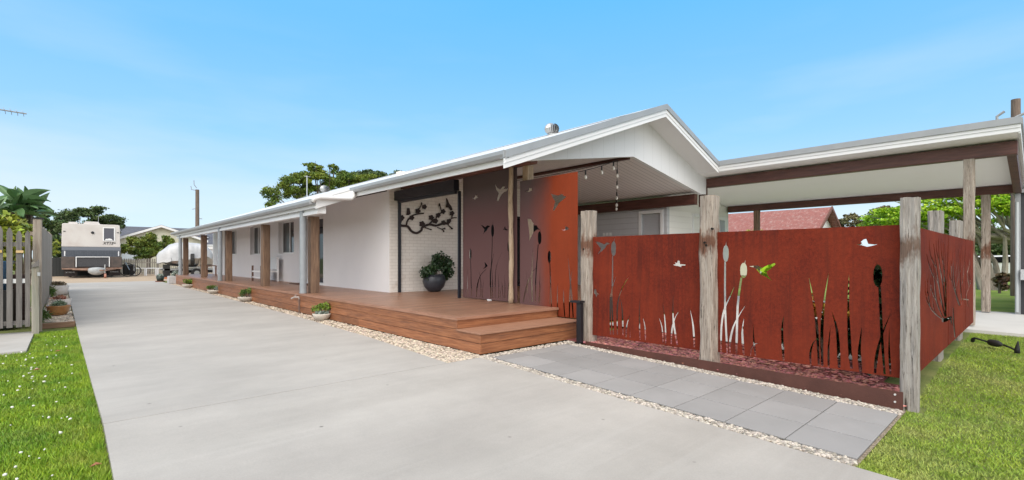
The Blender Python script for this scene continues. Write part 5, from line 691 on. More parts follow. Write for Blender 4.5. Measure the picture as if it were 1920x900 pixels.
# verandah posts
def post_mesh(cx, cy, z0, z1_, wx, wy, seed, rough=.008, chips=.0, top=.0, nz_=34, n=5):
    """square sleeper post with worn, slightly wavy faces and arrises"""
    mb = MB(); vs = []; fs = []
    ring = []
    for s in range(4):
        for i in range(n):
            t = i/n; u = [(-1+2*t, -1), (1, -1+2*t), (1-2*t, 1), (-1, 1-2*t)][s]; ring.append(u)
    K = len(ring)
    for j in range(nz_+1):
        z = z0+(z1_-z0)*j/nz_
        for (u, v) in ring:
            cr = .93 if abs(u) > .95 and abs(v) > .95 else 1
            q = Vector((u*2+seed*7.1, v*2, z*1.1)); e = noise.noise(q)*rough+noise.noise(q*3.3)*rough*.6
            c = max(0, noise.noise(Vector((u*3+seed, v*3, z*2.3)))-.25)*chips
            k = 1-c
            vs.append((cx+u*wx/2*cr*k+e*u, cy+v*wy/2*cr*k+e*v, z+(top*(noise.noise(Vector((u*2, v*2, seed)))) if j == nz_ else 0)))
    for j in range(nz_):
        for i in range(K): fs.append((j*K+i, j*K+(i+1) % K, (j+1)*K+(i+1) % K, (j+1)*K+i))
    fs += [tuple(range(K))[::-1], tuple(range(nz_*K, nz_*K+K))]
    return mb.add(vs, fs)
for i, y in enumerate([13.08, 17.33, 22.3, 27.1, 31.9]):
    post_mesh(4.84, y, .482, 2.5, .24, .24, i+2, .006, .05).build('verandah_post', 'wood', house)
for y in (12.98, 22.25, 31.46):
    g = MB().tube([(4.53, y, .482), (4.53, y, 2.74)], .083, 16); g.tube([(4.53, y, .49), (4.53, y, .53)], .09, 16); g.build('downpipe', 'pipe', house, smooth=False)
# roof ventilators and mast
def whirly(x, y, z, r):
    g = MB().lathe([(r*.55, -.12), (r*.55, .05), (r*.6, .06)], (x, y, z), 16); v = g.build('roof_ventilator', 'steel', house, smooth=True)
    g = MB()
    for k in range(22):
        a = 2*math.pi*k/22; vs = []; fs = []
        for i in range(7):
            t = math.pi*(.12+.76*i/6); rr_ = r*math.sin(t)**.8; zz = -r*.75*math.cos(t)+.06+r*.7
            for da, dr in ((-.10, 1.0), (.12, .86)): vs.append((x+rr_*dr*math.cos(a+da), y+rr_*dr*math.sin(a+da), z+zz))
        for i in range(6): fs.append((2*i, 2*i+1, 2*i+3, 2*i+2))
        g.add(vs, fs)
    MB().ball((x, y, z+.06+r*.7), r*.62, 12).build('core', 'rubber', v)
    g.lathe([(r*.45, r*1.38), (r*.3, r*1.5), (.001, r*1.53)], (x, y, z), 16); g.build('vanes', 'steel', v)
whirly(10.15, 9.4, 4.86, .21); whirly(9.7, 24.7, 4.70, .24)
MB().tube([(10.2, 28.6, 4.9), (10.2, 28.6, 6.15)], .03, 6).tube([(10.05, 28.6, 6.1), (10.4, 28.6, 6.1)], .015, 5).build('roof_mast', 'steel', house)
# blind box and tracks
bl = thing('roller_blind', (6.6, 10.4, 2.9), 'black roller blind box with side tracks above the pot plant', 'blind')
MB().box(6.50, 6.66, 9.06, 11.86, 2.95, 3.20).build('blind_box', 'navy', bl, bevel=.01)
MB().box(6.54, 6.62, 9.08, 11.68, 2.88, 2.949).build('bottom_bar', 'navy', bl)
MB().box(6.55, 6.615, 11.62, 11.685, .482, 2.945).build('track', 'navy', bl)
MB().box(6.64, 6.70, 9.045, 9.10, .482, 2.945).build('track', 'navy', bl)

# ------------------------------------------------------------------ deck
deck = thing('timber_deck', (5.5, 15, 0), 'long reddish brown timber deck with two steps along the house', 'deck')
mb = MB(); mb.box(4.56, 6.72, 6.20, 33, .44, .48); mb.box(6.74, 13.1, 7.0, 11.69, .44, .48); mb.box(4.56, 6.36, 33, 33.01, .44, .48)
mb.build('decking', 'deck', deck)
mb = MB(); mb.box(4.40, 4.555, 6.05, 33, .445, .484); mb.box(4.56, 6.72, 6.05, 6.195, .445, .484); mb.build('edge_boards', mat('deck_edge', (.30, .155, .10), (.38, .20, .13), 3, (1, 1, 6), rough=.45, bump=.1), deck)
def faceboards(par, x0, y0, y1, zs, xface=True, x1=None):
    for (a, b) in zs:
        ys_ = [y0]
        while ys_[-1] < y1-3: ys_.append(ys_[-1]+random.uniform(3.2, 5.2))
        ys_[-1:] = [ys_[-1]] if ys_[-1] < y1 else []
        ys_.append(y1)
        for p_, q_ in zip(ys_[:-1], ys_[1:]):
            MB().box(x0, x0+.022, p_+.001, q_-.001, a, b).build('fascia_board', 'deckface', par, bevel=.002)
faceboards(deck, 4.42, 6.075, 33, [(.31, .444)])
faceboards(deck, 4.42, 5.50, 33, [(.157, .284), (.004, .150)])
MB().box(4.42, 4.442, 6.075, 33, .288, .304).build('shadow_batten', 'deckface', deck)
for (a, b) in [(.31, .444)]: MB().box(4.444, 6.71, 6.075, 6.097, a, b).build('fascia_board', 'deckface', deck, bevel=.002)
mb = MB(); mb.box(4.40, 6.68, 5.47, 5.615, .288, .31); mb.box(4.40, 4.545, 5.62, 6.07, .288, .31); mb.box(4.55, 6.68, 5.62, 5.76, .288, .31); mb.box(4.55, 6.68, 5.765, 5.905, .288, .31); mb.box(4.55, 6.68, 5.91, 6.07, .288, .31)
mb.build('step_tread', mat('step_board', (.31, .16, .10), (.39, .21, .135), 3, (1, 8, 1), rough=.45, bump=.1), deck, bevel=.003)
for (a, b) in [(.157, .284), (.004, .150)]: MB().box(4.444, 6.67, 5.50, 5.522, a, b).build('fascia_board', 'deckface', deck, bevel=.002)
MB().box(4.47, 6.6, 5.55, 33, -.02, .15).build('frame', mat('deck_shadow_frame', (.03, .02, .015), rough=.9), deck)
MB().box(4.47, 6.6, 6.12, 33, .151, .438).build('frame', 'deckface', deck)

# ------------------------------------------------------------------ carport
cp = thing('carport', (15.5, 3, 0), 'flat white lined carport with dark beams and rough timber posts', 'carport')
mb = MB(); slab(mb, 13.24, 18.2, lambda x: cz(x)+.25, .28, 14, .03); mb.build('roof', 'roof', cp)
mb = MB(); slab(mb, 13.262, 18.2, lambda x: cz(x)+.03, .312, 14, .02); mb.build('ceiling', 'cream', cp)
MB().box(13.18, 13.30, .26, 5.974, 3.935, 4.065).build('edge_capping', 'grey_metal', cp)
MB().box(13.21, 13.26, .27, 6.0, 3.865, 3.934).build('fascia', 'white', cp)
MB().box(13.225, 13.262, .27, 6.01, 3.785, 3.864).build('fascia', 'white', cp)
mb = MB(); slab(mb, 13.30, 18.2, lambda x: cz(x)+.15, .27, .31, .16); mb.build('fascia', 'white', cp)
mb = MB(); slab(mb, 13.30, 18.2, lambda x: cz(x)+.28, .24, .31, .125); mb.build('edge_capping', 'grey_metal', cp)
MB().box(13.68, 13.86, .32, 6.59, 3.44, 3.70).build('beam', 'beam', cp, bevel=.01)
MB().box(17.42, 17.60, .35, 7.6, 3.03, 3.235).build('beam', 'beam', cp, bevel=.01)
mb = MB(); slab(mb, 13.87, 17.41, lambda x: cz(x)-.02, .34, .48, .22); mb.build('end_beam', 'beam', cp)
post_mesh(13.77, 1.02, .02, 3.44, .18, .17, 21, .014, .12, nz_=50).build('post', 'oldpost', cp)
post_mesh(17.51, .98, .02, 3.03, .19, .17, 22, .012, .10, nz_=50).build('post', 'oldpost', cp)
post_mesh(17.51, 6.63, .02, 3.03, .19, .17, 23, .012, .10).build('post', 'wood', cp)
# ------------------------------------------------------------------ utility rooms behind the patio
ut = thing('utility_room', (15, 9, 0), 'pale clad utility room between patio and carport with a roller door', 'outbuilding')
sheet([(7.65, .3), (11.69, .3), (11.69, 3.2), (7.65, 3.2)], [[(7.85, .5), (8.52, .5), (8.52, 2.78), (7.85, 2.78)]], 0, 13.345, 13.5).build('wall', 'greywall', ut)
f = MB(); f.box(13.315, 13.345, 7.76, 7.85, .5, 2.88); f.box(13.315, 13.345, 8.52, 8.61, .5, 2.88); f.box(13.315, 13.345, 7.855, 8.515, 2.78, 2.88); dd = f.build('door_frame', 'frame', ut)
MB().box(13.42, 13.44, 7.86, 8.51, .5, 2.77).build('door_panel', mat('grey_blind', (.45, .46, .48), rough=.5, wave=(2, .05, .12, .2, .01, .5)), dd)
sheet([(13.5, 0), (17.6, 0), (17.6, 3.22), (13.5, 3.72)], [[(15.0, .05), (15.9, .05), (15.9, 2.75), (15.0, 2.75)]], 1, 7.65, 7.8).build('wall', 'whitewall', ut)
f = MB(); f.box(14.9, 15.0, 7.62, 7.65, .05, 2.85); f.box(15.9, 16.0, 7.62, 7.65, .05, 2.85); f.box(15.005, 15.895, 7.62, 7.65, 2.75, 2.85); dd = f.build('door_frame', 'frame', ut)
MB().box(15.0, 15.9, 7.70, 7.72, .05, 2.75).build('door_panel', 'whitewall', dd)
MB().box(16.9, 17.25, 7.62, 7.65, 1.9, 2.73).build('louvre', mat('grey_panel', (.40, .41, .43), rough=.5), ut)
mb = MB(); 
for k in range(3): mb.box(13.33, 13.345, 9.66+.13*k, 9.75+.13*k, 2.15, 2.25)
mb.build('power_outlet', 'frame', ut)

# ------------------------------------------------------------------ corten screens
def rect(y0, y1, a, b): return [(y0, a), (y1, a), (y1, b), (y0, b)]
def panel(name, outer, holes, axis, a, label, group='rust coloured steel screens with cut-outs', t=.006, m='corten'):
    o = sheet(outer, holes, axis, a, a+t).build(name, m); return tag(o, label, 'screen', group)
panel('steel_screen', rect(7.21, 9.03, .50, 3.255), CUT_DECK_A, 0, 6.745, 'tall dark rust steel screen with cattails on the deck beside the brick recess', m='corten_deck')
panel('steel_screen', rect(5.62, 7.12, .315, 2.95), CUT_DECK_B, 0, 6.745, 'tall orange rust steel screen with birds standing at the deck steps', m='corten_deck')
panel('steel_screen', rect(3.05, 5.08, .125, 1.75), CUT_FENCE_A, 0, 6.45, 'low rust steel screen with dragonfly cut-out between first and second sleeper posts')
panel('steel_screen', rect(.98, 3.05, .14, 1.75), CUT_FENCE_B, 0, 6.45, 'low rust steel screen with green showing through its bird and cattails, before the corner post')
def spanel(x0, x1, label):
    panel('steel_screen', rect(x0, x1, .16, 1.73), CUT_SIDE, 1, .9, label)
spanel(6.52, 9.20, 'side rust steel screen with branching tree cut-out, right behind the corner post')
spanel(9.26, 11.45, 'middle side steel screen with bare branch cut-outs facing the lawn')
spanel(11.53, 12.95, 'narrow end piece of the side steel screens nearest the carport')
pg = 'weathered sleeper posts of the screen fence'
o = post_mesh(6.47, 5.15, -.02, 2.19, .20, .21, 31, .014, .16, .03, 46).build('sleeper_post', 'oldpost'); tag(o, 'pale weathered sleeper post at the steps beside the black bollard', 'post', pg)
o = post_mesh(6.41, 3.045, -.09, 2.24, .20, .20, 35, .016, .18, .03, 46).build('sleeper_post', 'oldpost'); tag(o, 'weathered sleeper post with brown patch and bolt holes between the two low screens', 'post', pg)
o = post_mesh(6.415, .92, -.2, 2.02, .165, .15, 39, .010, .10, .02, 46).build('sleeper_post', 'oldpost_grey'); tag(o, 'grey sleeper post at the fence corner beside the lawn', 'post', pg)
o = post_mesh(9.36, 1.05, -.12, 2.08, .36, .15, 43, .012, .10, .03, 40).build('sleeper_post', 'oldpost_grey'); tag(o, 'grey sleeper post behind the side screens, nearer of two', 'post', pg)
o = post_mesh(11.85, 1.05, -.12, 2.07, .46, .15, 47, .012, .10, .03, 40).build('sleeper_post', 'oldpost_grey'); tag(o, 'grey sleeper post behind the side screens, farther of two next to the carport post', 'post', pg)
# bolt holes
M['hole'] = mat('bolt_hole', (.012, .008, .006), rough=1)
for pn, pts_ in (('weathered sleeper post with brown', [(6.302, 3.055, 1.61), (6.302, 3.035, 1.575), (6.302, 2.955, 1.79)]), ('pale weathered sleeper', [(6.365, 5.17, 1.55)])):
    po = [o for o in bpy.data.objects if o.get('label', '').startswith(pn)][0]
    for (x, y, z) in pts_: MB().tube([(x-.012, y, z), (x+.03, y, z)], .014, 10).build('bolt_hole', 'hole', po)
ed = thing('steel_edging', (6.28, 3, 0), 'dark rust steel edging plate in front of the red mulch', 'edging')
MB().prism([(.955, -.15), (5.06, -.03), (5.06, .035), (.955, .035)], 0, 6.272, 6.28).build('plate', 'corten_edge', ed)
M['bolt'] = mat('bolt', (.6, .6, .58), rough=.4)
for z in (.0, -.075): MB().tube([(6.272, 1.02, z), (6.262, 1.02, z)], .010, 10).build('bolt', 'bolt', ed)
post_rot = None

# ------------------------------------------------------------------ wall art, pots, blinds, small things on the deck
o = sheet(None, ART, 1, 11.655, 11.667, union=True).build('wall_art', mat('art_steel', (.016, .009, .009), (.03, .013, .011), 8, rough=.6)); tag(o, 'dark metal blossom branch wall art on the white brick', 'wall art')
def leaves(name, blobs, n, size, m, parent, **k):
    V, F = foliage(blobs, n, size, **k); return raw(name, V, F, m, parent)
pp = thing('potted_plant', (7.42, 11.25, .482), 'large jade plant in a round charcoal pot on the deck', 'pot plant')
MB().lathe([(.12, 0), (.17, .02), (.27, .14), (.315, .28), (.30, .40), (.255, .47), (.235, .47), (.25, .42)], (7.42, 11.25, .482), 32).build('pot', 'charcoal_pot', pp, smooth=True)
MB().lathe([(.24, .44), (.01, .45)], (7.42, 11.25, .482), 20).build('soil', 'soil', pp)
g = MB()
for a, b, c in [(.1, .05, .5), (-.2, 0, .3), (.3, .0, .45), (.05, .1, .3)]: g.tube([(7.42, 11.25, .92), (7.42+a*.5, 11.25+b, .92+c*.6), (7.42+a, 11.25+b, .92+c)], [.03, .022, .012], 6)
g.build('stem', 'bark', pp)
bl_ = [(7.13, 11.2, 1.02, .17), (7.28, 11.2, 1.06, .14), (7.5, 11.25, 1.22, .17), (7.62, 11.25, 1.36, .18), (7.80, 11.22, 1.22, .2), (7.86, 11.22, 1.02, .16), (7.45, 11.2, 1.4, .12), (7.75, 11.22, .88, .12)]
leaves('foliage', bl_, 2300, .034, 'leaf_jade', pp, aspect=.75)

def bowl(x, y, label, kind, r=.21, z=0.0):
    z = z1(x, y)-.005; t = thing('bowl_planter', (x, y, z), label, 'planter', 'shallow stone bowls along the driveway edge')
    MB().lathe([(r*.45, 0), (r*.55, .01), (r*.82, .06), (r, .13), (r*1.0, .15), (r*.93, .15), (r*.9, .125)], (x, y, z), 28).build('bowl', 'stone_pot', t, smooth=True)
    MB().lathe([(r*.9, .125), (.01, .135)], (x, y, z), 20).build('soil', 'soil', t)
    g = MB()
    for k in range(3): a = k*2.1; g.tube([(x, y, z+.12), (x+.05*math.cos(a), y+.05*math.sin(a), z+.22), (x+.1*math.cos(a), y+.1*math.sin(a), z+.3)], [.014, .01, .006], 5)
    g.build('stem', 'bark', t)
    if kind == 'a':
        leaves('foliage', [(x-.1, y+.05, z+.26, .11, .07), (x+.09, y-.06, z+.31, .13, .08), (x+.2, y-.1, z+.27, .09, .05), (x-.02, y, z+.32, .09, .05)], 420, .026, 'leaf_yel', t, aspect=.6)
        leaves('ground_rosettes', [(x-.09, y-.06, z+.17, .07, .05), (x+.04, y-.08, z+.17, .06, .04)], 90, .035, 'leaf_pale', t, aspect=.6)
    elif kind == 'b':
        leaves('foliage', [(x-.09, y+.06, z+.24, .11, .09), (x+.06, y-.04, z+.34, .15, .09), (x+.16, y-.1, z+.37, .10, .06), (x-.1, y+.02, z+.33, .08, .06)], 900, .022, 'leaf_grn', t)
    elif kind == 'c':
        leaves('foliage', [(x-.14, y+.1, z+.25, .12, .07), (x-.02, y, z+.26, .1, .06)], 380, .025, 'leaf_grn', t)
        leaves('silver_foliage', [(x+.1, y-.08, z+.21, .11, .07)], 180, .03, 'leaf_pale', t)
    else:
        leaves('foliage', [(x-.12, y+.06, z+.3, .14, .1), (x+.08, y-.04, z+.32, .16, .1), (x, y, z+.24, .14, .08)], 700, .028, 'leaf_yel', t)
    return t
bowl(4.27, 11.05, 'stone bowl with yellow succulents nearest the steps', 'a', .20)
bowl(4.32, 17.5, 'stone bowl with a leaning green bonsai shrub, second nearest the steps', 'b', .26)
bowl(4.33, 22.2, 'stone bowl with mixed green and silver succulents, third from the steps', 'c', .25)
bowl(4.33, 27.6, 'stone bowl with a bushy yellow green plant, farthest along the deck', 'd', .30)
t = thing('planter', (4.33, 32.3, 0), 'square grey planter with pale plants by the far downpipe', 'planter')
MB().box(4.08, 4.58, 32.05, 32.55, 0, .42).build('pot', 'grey_pot', t, bevel=.02); leaves('foliage', [(4.33, 32.3, .5, .14, .1), (4.42, 32.2, .62, .12, .1)], 160, .05, 'leaf_pale', t)
t = thing('planter', (4.1, 35.4, 0), 'small dark green pot in a terracotta saucer at the driveway end', 'planter')
MB().lathe([(.16, .05), (.21, .32), (.195, .32), (.185, .28)], (4.1, 35.4, 0), 20).build('pot', 'green_pot', t, smooth=True); MB().lathe([(.22, 0), (.26, .05), (.24, .05)], (4.1, 35.4, .0), 20).build('saucer', mat('saucer', (.25, .09, .05), rough=.8), t); leaves('foliage', [(4.1, 35.4, .38, .15, .08)], 120, .05, 'leaf_pale', t)
# pots in the left bed
t = thing('planter', (-.15, 16.35, 0), 'glazed tan bowl of grey green grass, nearest in the pebble bed', 'planter')
MB().lathe([(.10, 0), (.15, .015), (.205, .10), (.215, .19), (.24, .225), (.235, .24), (.205, .235), (.20, .2)], (-.15, 16.35, 0), 28).build('pot', 'terracotta', t, smooth=True)
MB().lathe([(.2, .2), (.01, .21)], (-.15, 16.35, 0), 16).build('soil', 'soil', t)
V, F = foliage([(-.15, 16.35, .27, .14, .07)], 160, .07, .14); raw('foliage', V, F, mat('grey_green_leaf', (.16, .24, .15), (.24, .30, .2), 6, island=.3), t)
t = thing('planter', (-.12, 18.6, 0), 'white pot with brown stains behind the tan bowl', 'planter')
MB().lathe([(.15, 0), (.17, .02), (.215, .24), (.20, .24), (.19, .2)], (-.1, 18.8, 0), 24).build('pot', 'white_pot', t, smooth=True); leaves('foliage', [(-.15, 18.8, .28, .15, .07)], 70, .05, mat('dead_leaf', (.35, .16, .10), island=.3), t)
t = thing('planter', (-.27, 25.4, 0), 'cream pot farthest back in the pebble bed', 'planter')
MB().lathe([(.22, 0), (.25, .03), (.29, .36), (.27, .36), (.26, .3)], (-.22, 25.4, 0), 24).build('pot', 'white_pot', t, smooth=True); leaves('foliage', [(-.22, 25.4, .42, .22, .08)], 90, .06, mat('brown_leaf', (.16, .12, .07), island=.3), t)
# weeds at the fence foot
for k, (x, y, h, lb) in enumerate([(-.38, 14.35, .34, 'green strappy weed at the foot of the near fence post'), (-.42, 24.0, .4, 'green strappy weed along the fence farther back')]):
    V, F = foliage([(x, y, h*.5, .13, h*.5)], 90, h*.42, .07, shell=.1); o = raw('strappy_plant', V, F, 'leaf_grn'); tag(o, lb, 'plant')

# tap
t = thing('garden_tap', (4.38, 12.86, 0), 'brass garden tap on a standpipe at the deck face', 'tap')
MB().tube([(4.39, 12.86, .0), (4.39, 12.86, .36)], .016, 8).build('standpipe', mat('pipe_brown', (.16, .11, .09), rough=.6), t)
MB().tube([(4.39, 12.86, .35), (4.39, 12.86, .40), (4.30, 12.95, .40), (4.24, 13.0, .36)], .02, 8).tube([(4.33, 12.92, .41), (4.33, 12.92, .45)], .012, 6).tube([(4.29, 12.88, .455), (4.37, 12.96, .455)], .010, 6).build('tap_body', mat('tap_metal', (.5, .45, .42), rough=.35, metal=.6), t)
# black post with arm
t = thing('bollard_light', (6.25, 5.38, 0), 'black square bollard with a short arm beside the deck steps', 'bollard')
MB().box(6.23, 6.31, 5.13, 5.22, -.01, .655).build('body', 'black', t, bevel=.004)
MB().box(6.20, 6.33, 5.12, 5.33, .66, .695).build('cap', 'black', t, bevel=.004)
# outdoor chair, mat
t = thing('deck_chair', (5.75, 20.9, .482), 'white and brown timber framed chair against the wall on the verandah', 'chair')
for (x, y, h) in [(5.55, 21.6, .62), (5.55, 20.4, .62), (6.15, 21.6, .62), (6.15, 20.4, .95)]: MB().box(x-.03, x+.03, y-.03, y+.03, .482, .482+h).build('leg', mat('brown_frame', (.14, .08, .06), rough=.6) if h < .7 and x < 5.6 else 'frame', t)
MB().box(5.52, 6.18, 20.40, 21.63, .84, .90).build('seat', 'frame', t, bevel=.01)
MB().box(6.10, 6.18, 20.43, 21.6, .95, 1.42).build('backrest', mat('chair_back', (.55, .56, .57), rough=.7), t, bevel=.01)
MB().box(5.53, 5.57, 20.45, 21.57, .62, .66).build('stretcher', 'frame', t)
o = MB().box(5.9, 6.33, 16.6, 18.3, .484, .505).build('doormat', mat('coir_mat', (.12, .06, .04), (.18, .10, .07), 40, rough=1, bump=.5)); tag(o, 'brown doormat on the deck at the sliding door', 'doormat')
t = thing('plant_stand', (5.6, 29.6, .482), 'small brown stand with a white pot at the far end of the deck', 'stand')
MB().box(5.35, 5.41, 29.3, 29.36, .482, .98).box(5.75, 5.81, 29.3, 29.36, .482, .98).box(5.35, 5.81, 29.30, 29.7, .98, 1.02).build('frame', mat('stand_wood', (.22, .12, .08), rough=.6), t)
o = MB().box(6.71, 6.76, 8.02, 8.12, .484, .51).build('door_wedge', 'frame'); tag(o, 'small white wedge at the foot of the dark screen', 'wedge')

# festoon lights
fl = thing('festoon_lights', (9.9, 7.0, 3.75), 'black festoon cable with clear bulbs hanging under the patio ceiling', 'string lights')
def cable(a, b, sag, n): 
    return [tuple(Vector(a).lerp(Vector(b), i/n)+Vector((0, 0, -sag*4*(i/n)*(1-i/n)))) for i in range(n+1)]
c1 = cable((9.9, 7.0, 3.79), (8.2, 7.35, 3.28), .05, 14); c2 = cable((9.9, 7.0, 3.79), (13.1, 9.3, 3.12), .25, 20)
MB().tube(c1, .009, 5).build('cable', 'black', fl); MB().tube(c2, .009, 5).build('cable', 'black', fl); MB().tube(cable((9.93, 7.0, 3.79), (9.93, 11.6, 3.76), .06, 8), .008, 5).build('cable', 'black', fl)
for p in [c1[11], c1[8], c1[4], c1[1]]+[c2[i] for i in (2, 5, 9, 13, 17)]:
    s = MB().tube([p, (p[0], p[1], p[2]-.11)], .018, 8).build('socket', 'black', fl)
    MB().lathe([(.016, 0), (.036, -.035), (.038, -.065), (.024, -.095), (.002, -.105)], (p[0], p[1], p[2]-.11), 10).build('bulb', 'bulb', s, smooth=True)
# axle-like irrigation fitting on the lawn
t = thing('standpipe_fitting', (10.9, .5, -.03), 'old black pipe fitting with a swollen middle lying on the lawn', 'pipe fitting')
a, b = Vector((11.35, .80, .03)), Vector((10.62, .24, .04)); 
def ln(t_, dz=0): q = a.lerp(b, t_); return (q.x, q.y, q.z+dz)
MB().tube([ln(0, -.05), ln(.02, .0), ln(.06, .02), ln(.36, 0)], [.024, .026, .015, .014], 10).tube([ln(.7, 0), ln(.85, -.02), ln(.97, -.05)], [.015, .014, .013], 8).build('pipe', 'rubber', t, smooth=True)
MB().tube([ln(.38), ln(.41), ln(.46), ln(.56), ln(.61), ln(.66)], [.022, .048, .055, .055, .042, .02], 12).build('housing', 'rubber', t, smooth=True)
MB().tube([ln(.97, -.08), ln(.975, -.02), ln(.985, .06), ln(.99, .10)], [.035, .032, .015, .008], 8).build('nozzle', 'rubber', t, smooth=True)

# plants inside the screened court
def shrub(name, x, y, z0, blobs, n, size, m, label, cat='shrub', bark='bark', **k):
    t = thing(name, (x, y, z0), label, cat); g = MB()
    for b in blobs[:6]: g.tube([(x, y, z0), ((x+b[0])/2, (y+b[1])/2, (z0+b[2])/2+.02), (b[0], b[1], b[2])], [.03, .02, .008], 5)
    g.build('stem', bark, t); leaves('foliage', blobs, n, size, m, t, **k); return t
shrub('leafy_shrub', 8.6, 2.75, 0, [(8.5, 2.5, 1.3, .22), (8.8, 3.0, 1.25, .25), (8.5, 2.9, 1.1, .2), (8.9, 2.3, 1.32, .2), (8.7, 2.7, 1.45, .14)], 500, .12, 'leaf_bright', 'bright green broad leaved shrub seen through the bird cut-out')
shrub('cycad', 7.6, 1.45, 0, [(7.6, 1.45, 1.15, .25), (7.6, 1.5, .9, .22), (7.5, 1.4, 1.38, .18)], 700, .06, 'leaf_jade', 'dark green fine leaved shrub behind the last cattail cut-out')
shrub('croton', 7.7, 2.0, 0, [(7.7, 2.2, .72, .2, .14), (7.7, 1.8, .7, .2, .14), (7.8, 2.5, .7, .15, .12)], 500, .05, mat('croton_leaf', (.5, .22, .02), (.25, .22, .02), 9, island=.5), 'orange and yellow leaved croton behind the tall blades', 'shrub')
shrub('low_planting', 7.9, 2.2, 0, [(7.9, 1.5+.28*i, .32, .22, .26) for i in range(6)], 3200, .05, 'leaf_jade', 'low dark planting behind the tall blades of the corner screen', 'shrub')
shrub('croton', 8.1, 5.3, 0, [(8.1, 5.3, .85, .28, .16), (8.0, 4.9, .82, .2, .14)], 400, .06, 'leaf_lime', 'yellow green shrub behind the first low screen', 'shrub')
o = MB().box(8.6, 12.6, 6.55, 6.9, .0, .48).build('retaining_step', mat('dark_riser', (.05, .028, .022), rough=.7)); tag(o, 'dark timber edge of the patio behind the screens', 'step')

shrub('court_hedge', 10.5, 1.9, 0, [(7.6+.42*i, 1.38+.04*math.sin(i*2.1), .72+.08*math.sin(i*1.7), .26, .70) for i in range(13)], 9000, .06, 'leaf_jade', 'dark green hedge inside the side screens', 'hedge')
# ------------------------------------------------------------------ left boundary: paling fence, gate, hardware
def fence_top(y): return np.interp(y, [13.2, 27], [2.15, 2.35])
t = thing('paling_fence', (-.47, 20, 0), 'tall weathered grey paling fence along the pebble bed', 'fence')
y = 13.38; k = 0
while y < 28.5:
    wdt = .14+random.uniform(-.012, .01); h = fence_top(y)+random.uniform(-.035, .03)
    o = MB().box(-.475+random.uniform(-.006, .006), -.455, y, y+wdt, .02, h).build('paling', 'paling', t); y += wdt+random.uniform(.003, .012)
for z in (.35, 1.1, 1.85): MB().box(-.53, -.477, 13.4, 28.4, z, z+.07).build('rail', 'paling', t)
post_mesh(-.42, 13.28, -.03, 2.16, .13, .14, 51, .006, .05, .0).build('post', 'paling', t)
MB().box(-.50, -.33, 13.2, 13.36, 2.162, 2.19).build('post_cap', 'rubber', t)
MB().box(-.435, -.425, 14.0, 28, .0, .10).build('gravel_board', 'paling', t)
t = thing('picket_gate', (-1, 13.1, 0), 'weathered grey picket gate hung on a mossy green post', 'gate')
for i in range(9):
    x = -.66-.125*i; h = [1.92, 1.97, 2.0, 1.99, 1.96, 1.98, 2.0, 1.97, 1.95][i]
    MB().prism([(x-.04, .10), (x+.04, .10), (x+.04, h-.09), (x+.015, h-.015), (x, h), (x-.015, h-.015), (x-.04, h-.09)], 1, 13.0, 13.022).build('picket', 'gatep', t)
x = -.545; MB().prism([(x-.035, .10), (x+.035, .10), (x+.035, 1.86), (x, 1.93), (x-.035, 1.86)], 1, 13.0, 13.022).build('picket', 'gatep', t)
for z in (.14, .93, 1.62): MB().box(-1.75, -.51, 13.024, 13.06, z, z+.08).build('rail', 'frame' if z == .93 else 'gatep', t)
post_mesh(-.44, 12.98, -.06, 1.32, .105, .10, 57, .005, .08, .01, 20).build('gate_post', 'greenpost', t)
MB().prism([(-.49, 1.27), (-.385, 1.38), (-.385, 1.25), (-.49, 1.22)], 1, 12.90, 12.93).build('latch_block', 'gatep', t)
MB().box(-.41, -.37, 12.895, 12.92, 1.06, 1.13).build('latch', 'steel', t)
MB().box(-.70, -.60, 12.975, 13.0, 1.50, 1.545).build('hinge', mat('brass_hinge', (.6, .42, .2), rough=.5), t)
MB().box(-1.00, -.88, 12.975, 13.0, 1.50, 1.55).build('hinge', mat('yellow_latch', (.55, .38, .12), rough=.5), t)
o = MB().box(-.42, .14, 13.90, 13.975, -.06, .055).build('timber_edging', 'sleeper', bevel=.008); tag(o, 'brown timber sleeper across the front of the pebble bed', 'edging')
t = thing('wheelie_bin', (-1.15, 14.3, 0), 'blue plastic tub standing behind the picket gate', 'tub')
MB().lathe([(.2, .75), (.26, 1.32), (.28, 1.34), (.24, 1.34)], (-1.07, 14.4, 0), 20).build('tub', 'blue', t, smooth=True)
MB().box(-1.35, -.8, 14.1, 14.7, .0, .75).build('crate', 'rubber', t)
o = MB().box(-2.4, -.62, 14.9, 15.0, 0, 1.05).build('yard_wall', mat('yard_dark', (.05, .03, .028), rough=.9, wave=(2, .09, .12, .5, .05, 1.))); tag(o, 'low dark brick wall behind the picket gate', 'wall')
shrub('garden_shrub', -1.3, 16.5, 0, [(-1.25, 16.2, 1.9, .42), (-.85, 16.0, 1.8, .3), (-1.6, 16.4, 2.2, .4), (-.75, 16.6, 2.05, .22), (-1.0, 16.3, 2.2, .25), (-1.2, 16.2, 1.4, .4)], 2300, .07, 'leaf_lime', 'yellow green leafy shrub behind the picket gate')
t = thing('antenna', (-1.3, 12.2, 0), 'television antenna boom poking in high at the left', 'antenna')
MB().tube([(-1.3, 12.2, 0), (-1.3, 12.2, 4.05)], .025, 8).build('mast', 'steel', t); MB().tube([(-1.7, 11.9, 3.93), (-.52, 12.1, 3.945)], .012, 6).build('boom', 'grey_metal', t)
g = MB()
for i in range(13): x = -.56-.075*i; g.tube([(x, 12.0, 3.945), (x-.02, 12.09-.005*i, 3.99)], .005, 4); g.tube([(x, 12.09, 3.945), (x, 12.25, 3.92)], .004, 4)
g.build('elements', 'grey_metal', t)
